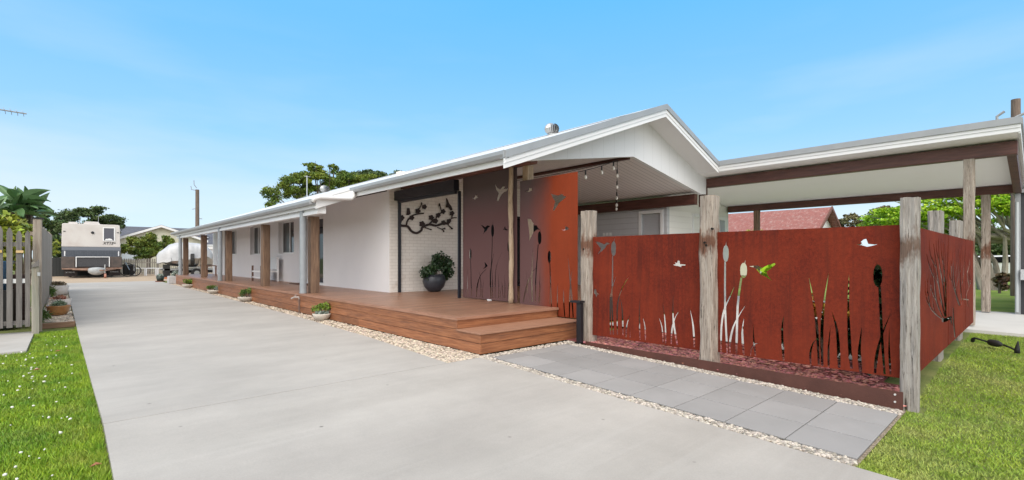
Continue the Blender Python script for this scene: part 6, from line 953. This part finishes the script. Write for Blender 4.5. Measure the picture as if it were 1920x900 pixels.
# broad leaved palm clump behind
def broad_leaf(mb, base, az, el, ln_, wd, droop, roll=0):
    n = 8; vs = []; p = Vector(base); d = Vector((math.cos(az)*math.cos(el), math.sin(az)*math.cos(el), math.sin(el))); side = Vector((-math.sin(az), math.cos(az), 0)); side = Matrix.Rotation(roll, 3, d) @ side
    for i in range(n+1):
        t_ = i/n; w_ = wd*max(.06, math.sin(math.pi*min(1, t_*1.02))**.7)*(0.15 if t_ < .12 else 1); jag = 1+.12*math.sin(i*5.3+az*3)
        nrm = side.cross(d).normalized()
        vs += [p-side*w_*jag-nrm*w_*.15, p+nrm*.02, p+side*w_*jag-nrm*w_*.15]
        d = (d+Vector((0, 0, -droop/n))).normalized(); p = p+d*ln_/n
    fs = []
    for i in range(n): fs += [(3*i, 3*i+1, 3*i+4, 3*i+3), (3*i+1, 3*i+2, 3*i+5, 3*i+4)]
    mb.add(vs, fs)
def banana(x, y, h, s, label, seed):
    random.seed(seed); t = thing('banana_palm', (x, y, 0), label, 'palm', 'broad leaved palms behind the gate')
    for q in range(5):
        dx, dy, dh = random.uniform(-.28, .28), random.uniform(-.3, .3), random.uniform(-.55, .25)
        MB().tube([(x+dx*.3, y+dy*.3, 0), (x+dx*.7, y+dy, (h+dh)*.6), (x+dx, y+dy, h+dh)], [.08, .06, .04], 8).build('trunk', 'bark', t)
        for i in range(13):
            mb = MB(); broad_leaf(mb, (x+dx, y+dy, h+dh-.1*random.random()), i*2.4+random.uniform(-.4, .4), random.uniform(.15, 1.4), s*random.uniform(.55, .9), s*random.uniform(.11, .15), random.uniform(.3, 1.5), random.uniform(-1.1, 1.1)); mb.build('frond', 'leaf_palm', t)
banana(-.95, 20.9, 2.85, 1.0, 'tall broad leaved palm above the picket gate post', 5); banana(-1.6, 19.3, 2.45, .95, 'lower broad leaved palm left of the gate post', 9)
random.seed(21)

# ------------------------------------------------------------------ caravan
t = thing('caravan', (1.4, 46, 0), 'white off-road caravan with dark lower body parked at the driveway end', 'caravan')
yc = 46.0
MB().prism([(-.27, 2.2), (2.93, 2.2), (2.9, 3.78), (2.8, 3.84), (-.15, 3.84), (-.24, 3.78)], 1, yc, yc+6).build('body', 'caravan', t, bevel=.03)
MB().box(-.26, 2.95, yc-.01, yc+6, 1.96, 2.196).build('stripe', 'band', t)
MB().box(-.26, 2.95, yc-.012, yc+6, 1.25, 1.958).build('lower_body', 'checker', t)
MB().prism([(.86, 3.845), (1.82, 3.845), (1.7, 4.04), (1.0, 4.04)], 1, yc+.4, yc+1.6).build('air_conditioner', 'caravan', t, bevel=.02)
MB().box(.1, .58, yc+.6, yc+1.2, 3.845, 3.98).build('roof_hatch', 'caravan', t, bevel=.02)
MB().tube([(.68, yc+.5, 3.84), (.68, yc+.5, 4.15)], .035, 8).build('flue', 'steel', t); MB().tube([(1.72, yc+.8, 3.84), (1.72, yc+.8, 4.55)], .012, 5).build('aerial', 'steel', t)
f = MB(); f.box(1.93, 2.62, yc-.04, yc, 2.62, 2.67); f.box(1.93, 2.62, yc-.04, yc, 3.58, 3.63); f.box(1.93, 1.99, yc-.04, yc, 2.672, 3.578); f.box(2.56, 2.62, yc-.04, yc, 2.672, 3.578)
wf = f.build('window', 'frame', t); MB().box(1.99, 2.56, yc-.02, yc-.01, 2.68, 3.57).build('pane', mat('caravan_glass', (.07, .07, .09), rough=.15), wf)
MB().prism([(2.05, 2.70), (2.5, 2.70), (2.42, 2.8), (2.3, 2.84), (2.2, 2.8), (2.1, 2.8)], 1, yc-.027, yc-.021).build('sticker', 'frame', wf)
def text(s, loc, size, m, parent, shear=.3, ext=.004, name='lettering', rot=(R(90), 0, 0)):
    cu = bpy.data.curves.new(name, 'FONT'); cu.body = s; cu.size = size; cu.shear = shear; cu.extrude = ext; cu.offset = size*.018
    tmp = bpy.data.objects.new('tmp', cu); COL.objects.link(tmp); dg = bpy.context.evaluated_depsgraph_get(); dg.update()
    me = bpy.data.meshes.new_from_object(tmp.evaluated_get(dg)); bpy.data.objects.remove(tmp)
    me.materials.clear(); me.materials.append(M[m]); o = bpy.data.objects.new(name, me); COL.objects.link(o); o.parent = parent; o.location = Vector(loc)-parent.location; o.rotation_euler = rot; return o
text('XT15', (1.93, yc-.012, 2.40), .25, 'black', t); text('HR', (2.5, yc-.012, 2.46), .12, 'black', t)
MB().tube([(1.37, yc, 3.23), (1.37, yc-.07, 3.23)], .09, 14).build('marker_camera', 'black', t)
for x in (-.12, 2.78): MB().box(x-.06, x+.06, yc-.03, yc, 3.25, 3.3).build('marker_light', 'black', t)
for x in (-.1, 2.82): MB().box(x-.03, x+.03, yc-.05, yc, 1.55, 1.9).build('grab_handle', 'frame', t)
MB().box(-.27, .42, yc-.6, yc-.02, .72, 1.50).build('toolbox', 'brownbox', t, bevel=.02); MB().box(2.33, 2.98, yc-.6, yc-.02, .72, 1.50).build('toolbox', 'brownbox', t, bevel=.02)
f = MB(); f.box(.46, 2.29, yc-.7, yc-.65, 1.46, 1.51); f.box(.46, .51, yc-.7, yc-.65, .78, 1.458); f.box(2.24, 2.29, yc-.7, yc-.65, .78, 1.458); f.build('rack_frame', 'frame', t)
MB().box(.50, 2.24, yc-.62, yc-.60, .8, 1.45).build('rack_mesh', mat('mesh_dark', (.03, .03, .035), (.07, .07, .075), 30, rough=.6), t)
MB().box(-.25, 2.98, yc-.75, yc-.55, .62, .715).build('drawbar_beam', 'rust', t)
g = MB(); g.tube([(.3, yc-.7, .62), (1.9, yc-1.9, .55)], .05, 6); g.tube([(2.6, yc-.7, .62), (2.0, yc-1.9, .55)], .05, 6); g.build('drawbar', 'rust', t)
for x in (.22, 2.62):
    m_ = MB().box(x-.36, x+.33, yc-.02, yc+.02, .12, .60).build('mudflap', 'mudflap', t)
    MB().lathe([(.30, -.11), (.38, -.09), (.40, 0), (.38, .09), (.30, .11)], tuple(t.location), 20).build('wheel', 'rubber', t)
    w_ = [c for c in t.children if c.name.startswith('wheel')][-1]; w_.location = Vector((x-.03, yc+2.6, .40))-t.location; w_.rotation_euler = (0, R(90), 0)
    text('XTREME', (x-.28, yc-.025, .36), .13, 'plastic_bag', t, 0)
MB().box(-.1, 2.8, yc+.3, yc+5.8, .45, 1.24).build('chassis', 'mudflap', t)
g = MB(); random.seed(3); vs = []
g.lathe([(.05, 0), (.25, .05), (.40, .2), (.42, .38), (.36, .5), (.1, .55)], (1.55, yc-1.5, .22), 14, 1.15, .7); o = g.build('hitch_cover', 'plastic_bag', t, smooth=True)
MB().tube([(1.98, yc-1.6, .35), (1.98, yc-1.6, .95)], .045, 8).build('jockey_stand', 'steel', t)
jw = MB().tube([(1.93, yc-1.6, .16), (2.05, yc-1.6, .16)], .16, 16).build('jockey_wheel', mat('jockey_tyre', (.45, .22, .16), rough=.7), t)
# ------------------------------------------------------------------ bicycle-like trailer wheels beside caravan
t = thing('cable_reel', (3.5, 47.5, 0), 'pair of dark spoked wheels leaning by the caravan', 'wheels')
def ring(c, r, rr_, n=26, nx=(0, 1, 0)): return [(c[0]+r*math.cos(2*math.pi*i/n), c[1], c[2]+r*math.sin(2*math.pi*i/n)) for i in range(n+1)]
MB().tube(ring((3.45, 47.4, .5), .48, 0), .04, 6).build('tyre', 'rubber', t); MB().tube(ring((3.9, 47.6, .42), .38, 0), .035, 6).build('tyre', 'rubber', t)
MB().box(3.2, 3.9, 47.7, 48.1, .1, .9).build('cover', 'rubber', t, bevel=.1); MB().tube([(3.3, 47.3, 1.1), (3.55, 47.3, .5)], .03, 6).build('stay', 'steel', t); MB().tube([(3.85, 47.3, 1.0), (3.8, 47.3, .45)], .03, 6).build('stay', 'steel', t)
# trestles
lb = ['white folding trestle nearest the caravan wheels', 'white folding trestle in the middle of the row', 'white folding trestle nearest the covered boat']
tr = thing('trestle', (0, 0, 0), lb[0], 'trestle', 'white trestles in front of the picket fence')
MB().box(-.40, .40, -.03, .03, .56, .62).build('top_bar', 'frame', tr)
for x in (-.37, .37):
    MB().box(x-.03, x+.03, -.03, .03, .0, .56).build('leg', 'frame', tr); MB().box(x-.03, x+.03, .30, .36, .0, .56).build('leg', 'frame', tr)
MB().box(-.40, .40, .30, .36, .56, .62).build('top_bar', 'frame', tr)
copy_tree(tr, (5.05, 48.4, 0), lb[1], R(14)); copy_tree(tr, (5.75, 48.0, 0), lb[2], R(18)); tr.location = (4.32, 48.6, 0)
# ------------------------------------------------------------------ covered boat on a trailer
t = thing('boat_on_trailer', (6.4, 41, 0), 'boat under a pale grey cover on a dark trailer with a spare wheel', 'boat')
secs = [(4.60, 1.55, 1.05, .12), (4.72, 1.80, 1.0, .45), (5.05, 2.05, 1.12, .80), (5.35, 2.36, 1.2, .98), (5.75, 2.50, 1.22, 1.05), (6.4, 2.53, 1.35, 1.1), (7.1, 2.47, 1.4, 1.1), (7.45, 2.38, 1.5, 1.08), (7.75, 1.98, 1.32, .95), (7.98, 1.50, 1.22, .75)]
xs_ = np.linspace(4.60, 7.98, 44); S_ = np.array(secs); vs = []; fs = []; K = 29
for si, x in enumerate(xs_):
    zt, zb, hw = [float(np.interp(x, S_[:, 0], S_[:, c])) for c in (1, 2, 3)]
    for k in range(K):
        u = -1+2*k/(K-1); au = abs(u); yy = (au**.75)*hw*(1 if u > 0 else -1) if au < .55 else (1 if u > 0 else -1)*hw*(.64+.36*min(1, (au-.55)/.15)**.6)
        prof_ = 1-.10*(au/.62)**2 if au < .62 else .90*(1-(au-.62)/.38)
        fold = (.055*noise.noise(Vector((x*3.4, au*1.3, 2+(u > 0)*5)))+.03*noise.noise(Vector((x*9, au*2, 4))))*(.3+1.1*max(0, au-.4))
        vs.append((x, 41.6+yy*(1+fold*1.5), zb+(zt-zb)*prof_+fold*.8+(.09*noise.noise(Vector((x*2.6, u*5, 9))) if k in (0, K-1) else 0)))
for i in range(len(xs_)-1):
    for k in range(K-1): fs.append((i*K+k, i*K+k+1, (i+1)*K+k+1, (i+1)*K+k))
o = MB().add(vs, fs).build('cover', 'boatcover', t, smooth=True)
g = MB()
for x in (5.3, 6.1, 7.0): g.tube([(x, 40.45, 1.42), (x+.1, 40.6, .9)], .012, 4)
g.build('strap', 'rubber', t)
vs = []; fs = []
for x, zk, hw in [(4.75, 1.25, .1), (5.4, .95, .7), (6.3, .85, .95), (7.9, .85, .95)]: vs += [(x, 41.6-hw, 1.45), (x, 41.6-hw*.7, zk+.1), (x, 41.6, zk-.08), (x, 41.6+hw*.7, zk+.1), (x, 41.6+hw, 1.45)]
for i in range(3):
    for k in range(4): fs.append((i*5+k, i*5+k+1, i*5+k+6, i*5+k+5))
MB().add(vs, fs).build('hull', 'steel', t)
MB().box(4.9, 8.0, 40.9, 40.98, .55, .66).build('trailer_frame', 'steel', t); MB().box(4.9, 8.0, 42.2, 42.28, .55, .66).build('trailer_frame', 'steel', t); MB().box(5.0, 7.9, 41.1, 42.1, .35, .54).build('underframe', 'rubber', t)
for x in (6.05, 6.85): MB().tube([(x, 40.75, .34), (x, 40.95, .34)], .33, 18).build('wheel', 'rubber', t); MB().tube([(x, 40.73, .34), (x, 40.749, .34)], .17, 12).build('rim', 'steel', t)
MB().box(5.65, 7.25, 40.72, 40.94, .72, .78).build('mudguard', 'steel', t)
MB().box(4.95, 5.3, 40.9, 41.5, .02, .95).build('motor_stand', 'rubber', t)
g = MB().tube([(6.46, 40.55, 1.30), (6.46+.2, 40.5, 1.30)], .42, 22); sp_ = g.build('spare_wheel', 'rubber', t); MB().tube([(6.40, 40.56, 1.30), (6.459, 40.55, 1.30)], .22, 14).build('rim', 'steel', sp_)
g = MB(); g.tube([(6.8, 40.8, .7), (7.3, 40.75, 1.35)], .03, 6); g.tube([(7.3, 40.8, .7), (6.9, 40.7, 1.6)], .03, 6); g.tube([(7.0, 40.8, .7), (7.0, 40.75, 1.5)], .04, 6); g.build('ladder_frame', mat('beige_metal', (.5, .42, .33), rough=.5), t)
o = MB().box(4.9, 5.5, 40.2, 40.45, -.01, .10).build('brick_stack', mat('orange_brick', (.42, .14, .06), rough=.8)); tag(o, 'orange bricks on the gravel under the boat bow', 'bricks')
# ------------------------------------------------------------------ back fences
def pfence(name, x0, x1, y, h, m, wdt, gap, label, slope=0):
    t = thing(name, ((x0+x1)/2, y, 0), label, 'fence'); x = x0
    mb = MB(); n = 0
    while x < x1:
        hh = h+random.uniform(-.03, .03); o = MB().prism([(x, .04), (x+wdt, .04), (x+wdt, hh-.05), (x+wdt/2, hh), (x, hh-.05)], 1, y, y+.02)
        if n < 99: o.build('picket', m, t)
        x += wdt+gap; n += 1
    for z in (.35, h-.4): MB().box(x0, x1, y+.022, y+.06, z, z+.08).build('rail', m, t)
    for px_ in np.arange(x0, x1, 2.4): MB().box(px_, px_+.1, y+.062, y+.16, 0, h-.05).build('post', m, t)
    return t
pfence('picket_fence', 3.3, 14, 51, 1.38, 'picket_grey', .10, .045, 'grey timber picket fence across the back of the yard')
o = MB().box(-1.5, 3.2, 51.2, 51.25, .0, 1.45).build('metal_fence', mat('metal_fence', (.022, .026, .026), rough=.6, wave=(0, .2, .12, .6, .1, 1.))); tag(o, 'dark metal panel fence behind the caravan', 'fence')
# ------------------------------------------------------------------ neighbours' houses
t = thing('neighbour_house', (8, 66, 0), 'cream house with a grey tiled roof behind the back fence', 'house')
yh = 61.; ax = 7.1; az = 4.75
MB().prism([(3.9, 0), (10.6, 0), (10.6, 3.6), (ax, az-.1), (3.9, 3.5)], 1, yh, yh+.2).build('gable_wall', 'cream_wall', t)
MB().prism([(3.3, 3.28), (ax, az+.02), (11.2, 3.3), (11.2, 3.07), (ax, az-.20), (3.3, 3.05)], 1, yh-.5, yh-.42).build('barge_board', 'white', t)
mb = MB(); mb.add([(3.3, yh-.5, 3.30), (3.3, yh+12, 3.30), (ax, yh+12, az+.04), (ax, yh-.5, az+.04), (11.2, yh-.5, 3.32), (11.2, yh+12, 3.32)], [(0, 3, 2, 1), (3, 4, 5, 2)]); mb.build('roof', 'roof_grey', t)
mb = MB(); mb.add([(-1, yh+3, 2.9), (22, yh+3, 2.9), (22, yh+8, 4.95), (-1, yh+8, 4.95)], [(0, 1, 2, 3)]); mb.build('roof', 'roof_grey', t)
MB().box(9.5, 22, yh+2.9, yh+3, 2.75, 2.95).build('gutter', 'white', t); MB().box(-1, 22, yh+3.3, yh+3.5, 0, 2.8).build('wall', 'cream_wall', t)
MB().box(10.0, 15, yh-1.5, yh-1.4, 0, 2.35).build('garage_door', mat('garage_panel', (.62, .63, .65), rough=.5, wave=(0, .3, .06, .2, 0, 1.)), t); MB().box(9.9, 15, yh-1.6, yh-1.38, 2.36, 2.62).build('lintel', 'white', t)
MB().lathe([(.28, 0), (.28, .06), (.10, .1), (.10, .42), (.24, .44), (.24, .5), (.1, .55)], (12.0, yh+5, 3.75), 12).build('roof_vent', 'white', t)
MB().prism([(3.95, 1.2), (5.7, 1.2), (5.7, 2.6), (3.95, 2.6)], 1, yh-.25, yh-.2).build('window_blind', mat('pale_blue', (.55, .62, .68), rough=.6), t)
# red roof house
t = thing('red_roof_house', (44, 16, 0), 'house with a red tiled roof and white gable beyond the carport', 'house')
xr = 40.
mb = MB(); mb.add([(xr, 11.0, 3.2), (xr, 40, 3.2), (xr+3.6, 40, 5.35), (xr+3.6, 11.0, 5.35)], [(0, 1, 2, 3)]); mb.add([(xr+3.6, 11.0, 5.35), (xr+3.6, 40, 5.35), (xr+7.2, 40, 3.2), (xr+7.2, 11.0, 3.2)], [(0, 1, 2, 3)]); mb.build('roof', 'roof_red', t)
MB().prism([(xr+.4, 0), (xr+6.8, 0), (xr+6.8, 3.4), (xr+3.6, 5.2), (xr+.4, 3.4)], 1, 11.6, 11.8).build('gable_wall', 'white', t)
MB().prism([(xr-.15, 3.12), (xr+3.6, 5.42), (xr+7.35, 3.12), (xr+7.35, 2.9), (xr+3.6, 5.18), (xr-.15, 2.9)], 1, 10.92, 11.0).build('barge_board', mat('brown_barge', (.17, .07, .05), rough=.6), t)
MB().box(xr+.4, xr+.6, 11.8, 40, 0, 3.3).build('wall', 'cream_wall', t)
mb = MB(); mb.add([(xr-4, 17.2, 2.6), (xr-4, 30, 2.6), (xr-1, 30, 3.9), (xr-1, 19.5, 3.9)], [(0, 1, 2, 3)]); mb.build('lower_roof', mat('orange_roof', (.5, .17, .10), (.58, .24, .16), 3, rough=.7, wave=(2, .115, .25, .4, .05, 1.)), t)
# charcoal building at the right edge
t = thing('charcoal_shed', (20, -2, 0), 'charcoal clad building with pale corner flashing at the right edge', 'building')
MB().box(17.62, 24, -6, .36, -.05, 3.02).build('wall', 'charcoal_wall', t); MB().box(17.54, 17.61, .36, .46, -.05, 3.02).build('corner_flashing', 'grey_metal', t); MB().box(17.5, 24.2, -6, .5, 3.03, 3.12).build('roof', 'grey_metal', t)
MB().box(17.40, 17.54, .16, .36, .86, 1.12).build('meter_box', mat('meter_grey', (.48, .5, .52), rough=.5), t); MB().tube([(17.46, .25, .03), (17.46, .25, .86)], .035, 8).build('conduit', 'frame', t); MB().tube([(17.52, .42, 2.8), (17.52, .42, .05)], .03, 8).build('downpipe', mat('pale_pipe', (.5, .54, .56), rough=.5), t)
# power poles
def ppole(x, y, z, r, label, arms, name='power_pole'):
    t = thing(name, (x, y, 0), label, 'power pole'); MB().tube([(x, y, 0), (x, y, z)], [r*1.15, r], 12).build('pole', 'pole', t)
    g = MB()
    for pts in arms: g.tube(pts, .05 if name == 'power_pole' else .03, 6)
    g.build('bracket', 'grey_metal', t); return t
ppole(12.66, 75, 10.4, .22, 'timber power pole with insulators beyond the verandah', [[(12.5, 75, 10.3), (12.0, 75, 10.35), (11.95, 75, 10.8)], [(12.6, 75, 10.6), (12.3, 75, 11.0), (12.28, 75, 11.6)], [(12.5, 75, 7.9), (12.1, 75, 7.8)], [(12.8, 75, 6.6), (13.2, 75, 6.6)]])
t = ppole(26, .66, 7.3, .13, 'dark timber pole with a cable loop above the carport roof', [[(25.9, .9, 6.2), (25.9, 1.15, 6.35), (25.9, 1.15, 6.75), (25.9, .95, 6.9)], [(25.85, .66, 6.6), (25.85, .2, 6.8)]])
# white car
t = thing('parked_car', (45, 1.9, 0), 'white hatchback parked beyond the lawn trees', 'car')
prof = [(-1.5, .35), (2.6, .35), (2.65, .75), (2.5, .95), (1.7, 1.08), (1.05, 1.55), (-.7, 1.6), (-1.35, 1.2), (-1.55, .9)]
o = MB().prism([(1.9+p[0], p[1]) for p in prof], 0, 45, 46.7).build('body', 'carpaint', t, bevel=.09)
MB().prism([(1.9+p[0], p[1]) for p in [(1.5, 1.08), (.98, 1.46), (-.6, 1.5), (-1.1, 1.12)]], 0, 44.97, 44.99).build('window', 'glass', t)
for y in (1.0, 3.6): MB().tube([(44.95, y, .32), (45.2, y, .32)], .33, 18).build('wheel', 'rubber', t)

# ------------------------------------------------------------------ trees
def tree(name, base, h, crown, n, size, m, label, trunk_r=.2, bark='bark', group=None, cat='tree', seed=1, limbs=None, **k):
    random.seed(seed); t = thing(name, base, label, cat, group); bx, by, bz = base; g = MB()
    hub = Vector((bx, by, bz+h*.38)); g.tube([(bx, by, bz), (bx+.05*h*.3, by, bz+h*.2), tuple(hub)], [trunk_r*1.25, trunk_r, trunk_r*.8], 10)
    for b in (limbs or crown):
        e = Vector(b[:3]); mid = hub.lerp(e, .5)+Vector((random.uniform(-.1, .1)*h*.3, random.uniform(-.1, .1)*h*.3, -.04*h))
        g.tube([tuple(hub), tuple(hub.lerp(mid, .5)+Vector((0, 0, .02*h))), tuple(mid), tuple(e)], [trunk_r*.55, trunk_r*.42, trunk_r*.3, trunk_r*.1], 6)
        for q in range(2):
            e2 = e+Vector((random.uniform(-1, 1), random.uniform(-1, 1), random.uniform(-.1, .8)))*b[3]*.8; g.tube([tuple(mid), tuple(e2)], [trunk_r*.16, trunk_r*.05], 4)
    g.build('trunk', bark, t)
    sub = []
    for b in crown:
        rz = b[4] if len(b) > 4 else b[3]
        for q in range(k.get('sub', 9)):
            d = Vector((random.gauss(0, 1), random.gauss(0, 1), random.gauss(0, 1))).normalized(); f = random.uniform(.3, .95)
            sub.append((b[0]+d.x*b[3]*f, b[1]+d.y*b[3]*f, b[2]+d.z*rz*f, b[3]*random.uniform(.28, .48), rz*random.uniform(.24, .44)))
    V, F = foliage(sub, n, size, aspect=k.get('aspect', .6), flat=k.get('flat', 0), shell=.35); raw('crown', V, F, m, t); return t
tree('shade_tree', (1.6, 60, 0), 6.2, [(.2, 60, 4.8, 1.4, .8), (1.5, 60, 5.6, 1.5, .7), (2.8, 60, 5.0, 1.4, .7), (3.4, 60, 4.7, .9, .5), (1.2, 60, 4.1, 1.6, .8), (3.2, 59.8, 4.2, .9, .45), (-.5, 60, 3.9, .9, .5), (1.0, 60, 3.1, 1.8, .8), (2.6, 60, 3.5, 1.2, .7)], 34000, .085, 'leaf_dark', 'dark green spreading tree behind the caravan', .22, seed=3, sub=12)
tree('dark_tree', (-2.2, 54, 0), 5.4, [(-1.7, 54, 4.4, 1.3, 1.0), (-.9, 54, 3.7, 1.0, .8), (-1.2, 54, 2.6, 1.2, 1.0), (-2.8, 54, 3.9, 1.4, 1.1), (-.3, 53.5, 2.2, .8, .8)], 15000, .10, 'leaf_dark', 'dark bushy tree between the palms and the caravan', .15, seed=4)
tree('fern_bush', (-.75, 32, 0), 2.6, [(-.75, 32, 2.1, .45, .4), (-.6, 33, 1.8, .4, .4), (-1.3, 32, 2.3, .6, .4)], 2600, .07, 'leaf_lime', 'yellowish bush just behind the far end of the paling fence', .06, cat='shrub', seed=6)
tree('round_bush', (5.4, 54.5, 0), 3.4, [(4.6, 54.5, 2.7, .95, .75), (5.6, 54.5, 2.85, .9, .85), (5.0, 54.4, 2.0, 1.2, .65), (6.2, 54.5, 2.2, .9, .65), (3.9, 54.4, 2.25, .6, .45), (6.6, 54.6, 2.9, .7, .6), (7.0, 54.6, 2.3, .5, .4)], 26000, .08, 'leaf_hedge', 'rounded dense green bush behind the picket fence', .16, cat='bush', seed=8, sub=11)
tree('roof_tree', (18.5, 45, 0), 10.5, [(13.0, 45, 6.8, .9, 1.0), (14.4, 45, 7.9, 1.0, .9), (15.6, 45, 8.6, 1.2, .8), (16.6, 45, 9.7, .8, .5), (17.6, 45, 8.8, 1.5, .8), (18.6, 45.3, 10.0, .5, .35), (19.4, 45, 9.2, 1.5, .8), (21.4, 45, 9.0, 1.5, .8), (15.2, 45.5, 7.4, 1.4, .8), (17.5, 45.5, 7.7, 1.6, .8), (20.5, 45.5, 8.2, 1.6, .8)], 42000, .08, 'leaf_mid', 'airy yellow green tree rising behind the house roof', .3, seed=12, sub=14)
tree('far_tree', (27, 52, 0), 11.5, [(23.5, 52, 10.3, 1.7, .7), (26, 52, 10.9, 1.9, .8), (28.5, 52, 11.0, 1.6, .7), (30.5, 52, 10.4, 1.2, .6), (26, 52.5, 9.6, 2.4, .9)], 14000, .15, 'leaf_dark', 'darker flat topped tree right of the airy one above the roof', .3, seed=13, sub=14)
# right side: flat topped poinciana, hedge, olive trees
tree('poinciana_tree', (31, .4, -.1), 5.4, [(30, 4.2, 3.7, 1.5, .35), (30.5, 2.8, 4.2, 1.6, .4), (30, 1.3, 4.3, 1.6, .4), (30.5, .0, 4.2, 1.6, .4), (31, -1.8, 4.6, 1.8, .4), (29.5, 3.4, 3.2, 1.0, .25), (29.2, 2.0, 3.5, 1.1, .25), (33, 1, 5.0, 2.2, .5), (33, 4, 4.7, 2.0, .45), (29.4, .6, 3.45, 1.0, .25), (32, 3, 5.6, 2, .4), (29.5, 4.6, 2.9, .9, .3), (30.5, 3.4, 2.7, .8, .3), (28.5, 3.0, 3.35, 1.1, .22), (28.5, 1.5, 3.75, 1.1, .22), (28.6, .2, 3.55, 1.0, .22), (29, 4.2, 3.3, 1.0, .22), (34, 5.5, 3.6, 1.8, .5), (35, 3.0, 3.2, 1.5, .5), (35, .2, 3.4, 1.5, .45)], 44000, .07, 'leaf_bright', 'bright green flat topped tree with bare pale limbs beyond the carport', .22, 'bark_pale', seed=15, sub=16, flat=.6)
t = thing('multi_stem_tree', (31.5, 1.3, -.1), 'leaning bare pale trunks beside the red flowering shrub', 'tree'); g = MB(); random.seed(5)
for i in range(9):
    a = random.uniform(-1, 1); x0 = 30.5+random.uniform(-.6, .6); y0 = 1.0+a*.9; g.tube([(x0, y0, -.1), (x0+.2, y0+a*.4+random.uniform(-.2, .2), 1.2), (x0, y0+a*1.2+random.uniform(-.5, .5), 2.3), (x0, y0+a*2+random.uniform(-.8, .8), 3.5)], [.13, .10, .07, .03], 6)
g.build('trunk', 'bark_pale', t)
for i, (x, y, z, rr_, lb) in enumerate([(42, 7.2, 1.4, 1.9, 'dark hedge shrub beyond the side screens'), (43, 4.6, 1.5, 1.6, 'dark hedge shrub left of the parked car'), (52, 2.6, 2.2, 2.2, 'dark shrub mass behind the parked car'), (50, -.5, 2.0, 2.0, 'dark shrub behind the charcoal building corner'), (48, 10, 1.6, 2.0, 'dark shrub in front of the olive trees')]):
    tree('hedge_shrub', (x, y, -.1), z*1.6, [(x, y, z*.8, rr_, z*.8), (x, y+rr_*.5, z*1.2, rr_*.8, z*.6)], 5200, .13, 'leaf_dark', lb, .12, cat='shrub', group='dark shrubs beyond the lawn', seed=30+i, sub=14)
tree('olive_tree', (50, 11.3, -.1), 6, [(50, 12.0, 4.6, .7, .45), (50, 11.2, 4.9, .7, .4), (50, 10.5, 4.3, .7, .4), (50, 11.4, 4.0, .5, .3)], 3200, .10, 'leaf_olive', 'sparse olive green tree next to the red roof gable', .10, seed=41, sub=10)
tree('olive_tree', (50, 8.9, -.1), 6.5, [(50, 9.6, 4.9, .8, .4), (50, 8.8, 5.3, .8, .4), (50, 8.0, 4.9, .8, .5), (50, 9.2, 4.1, 1.1, .5), (50, 7.4, 5.2, .7, .4)], 5000, .11, 'leaf_olive', 'fuller olive brown tree left of the corner sleeper post', .13, seed=42, sub=11)
tree('background_tree', (56, 6.5, -.1), 6.5, [(56, 6.6, 4.2, 1.5, .9), (56, 5, 5.4, 1.4, .6), (56, 8.0, 3.6, 1.3, .8)], 6000, .14, 'leaf_mid', 'mid green tree between the corner post and the carport post', .18, seed=43)
tree('flowering_shrub', (25.2, 2.05, -.05), 1.6, [(25.2, 2.1, .8, .42, .5), (25.2, 2.0, 1.2, .35, .3)], 1800, .055, 'leaf_grn', 'shrub with red flowers beside the middle carport post', .04, cat='shrub', seed=44)
fs_ = [o for o in bpy.data.objects if o.get('label', '').startswith('shrub with red')][0]
leaves('flowers', [(25.05, 2.02, 1.3, .2, .15), (25.05, 2.15, 1.15, .18, .12)], 60, .06, 'petal', fs_)
tree('reddish_shrub', (27.5, 1.15, -.05), 1.3, [(27.5, 1.15, .45, .40, .3), (27.5, .95, .65, .28, .2)], 1300, .06, 'leaf_red', 'low reddish shrub under the bare trunks', .04, cat='shrub', seed=45)
V, F = foliage([(34, 17.8, 3.4, .5, .3), (34, 17.3, 3.3, .3, .2)], 120, .22, .12); 
tree('small_palm', (34, 12.9, -.1), 3.2, [(34, 13.2, 3.1, .5, .25), (34, 12.7, 3.1, .4, .25)], 300, .16, 'leaf_lime', 'tufted yellow green treetop in front of the red roof', .06, cat='tree', seed=46, aspect=.2)
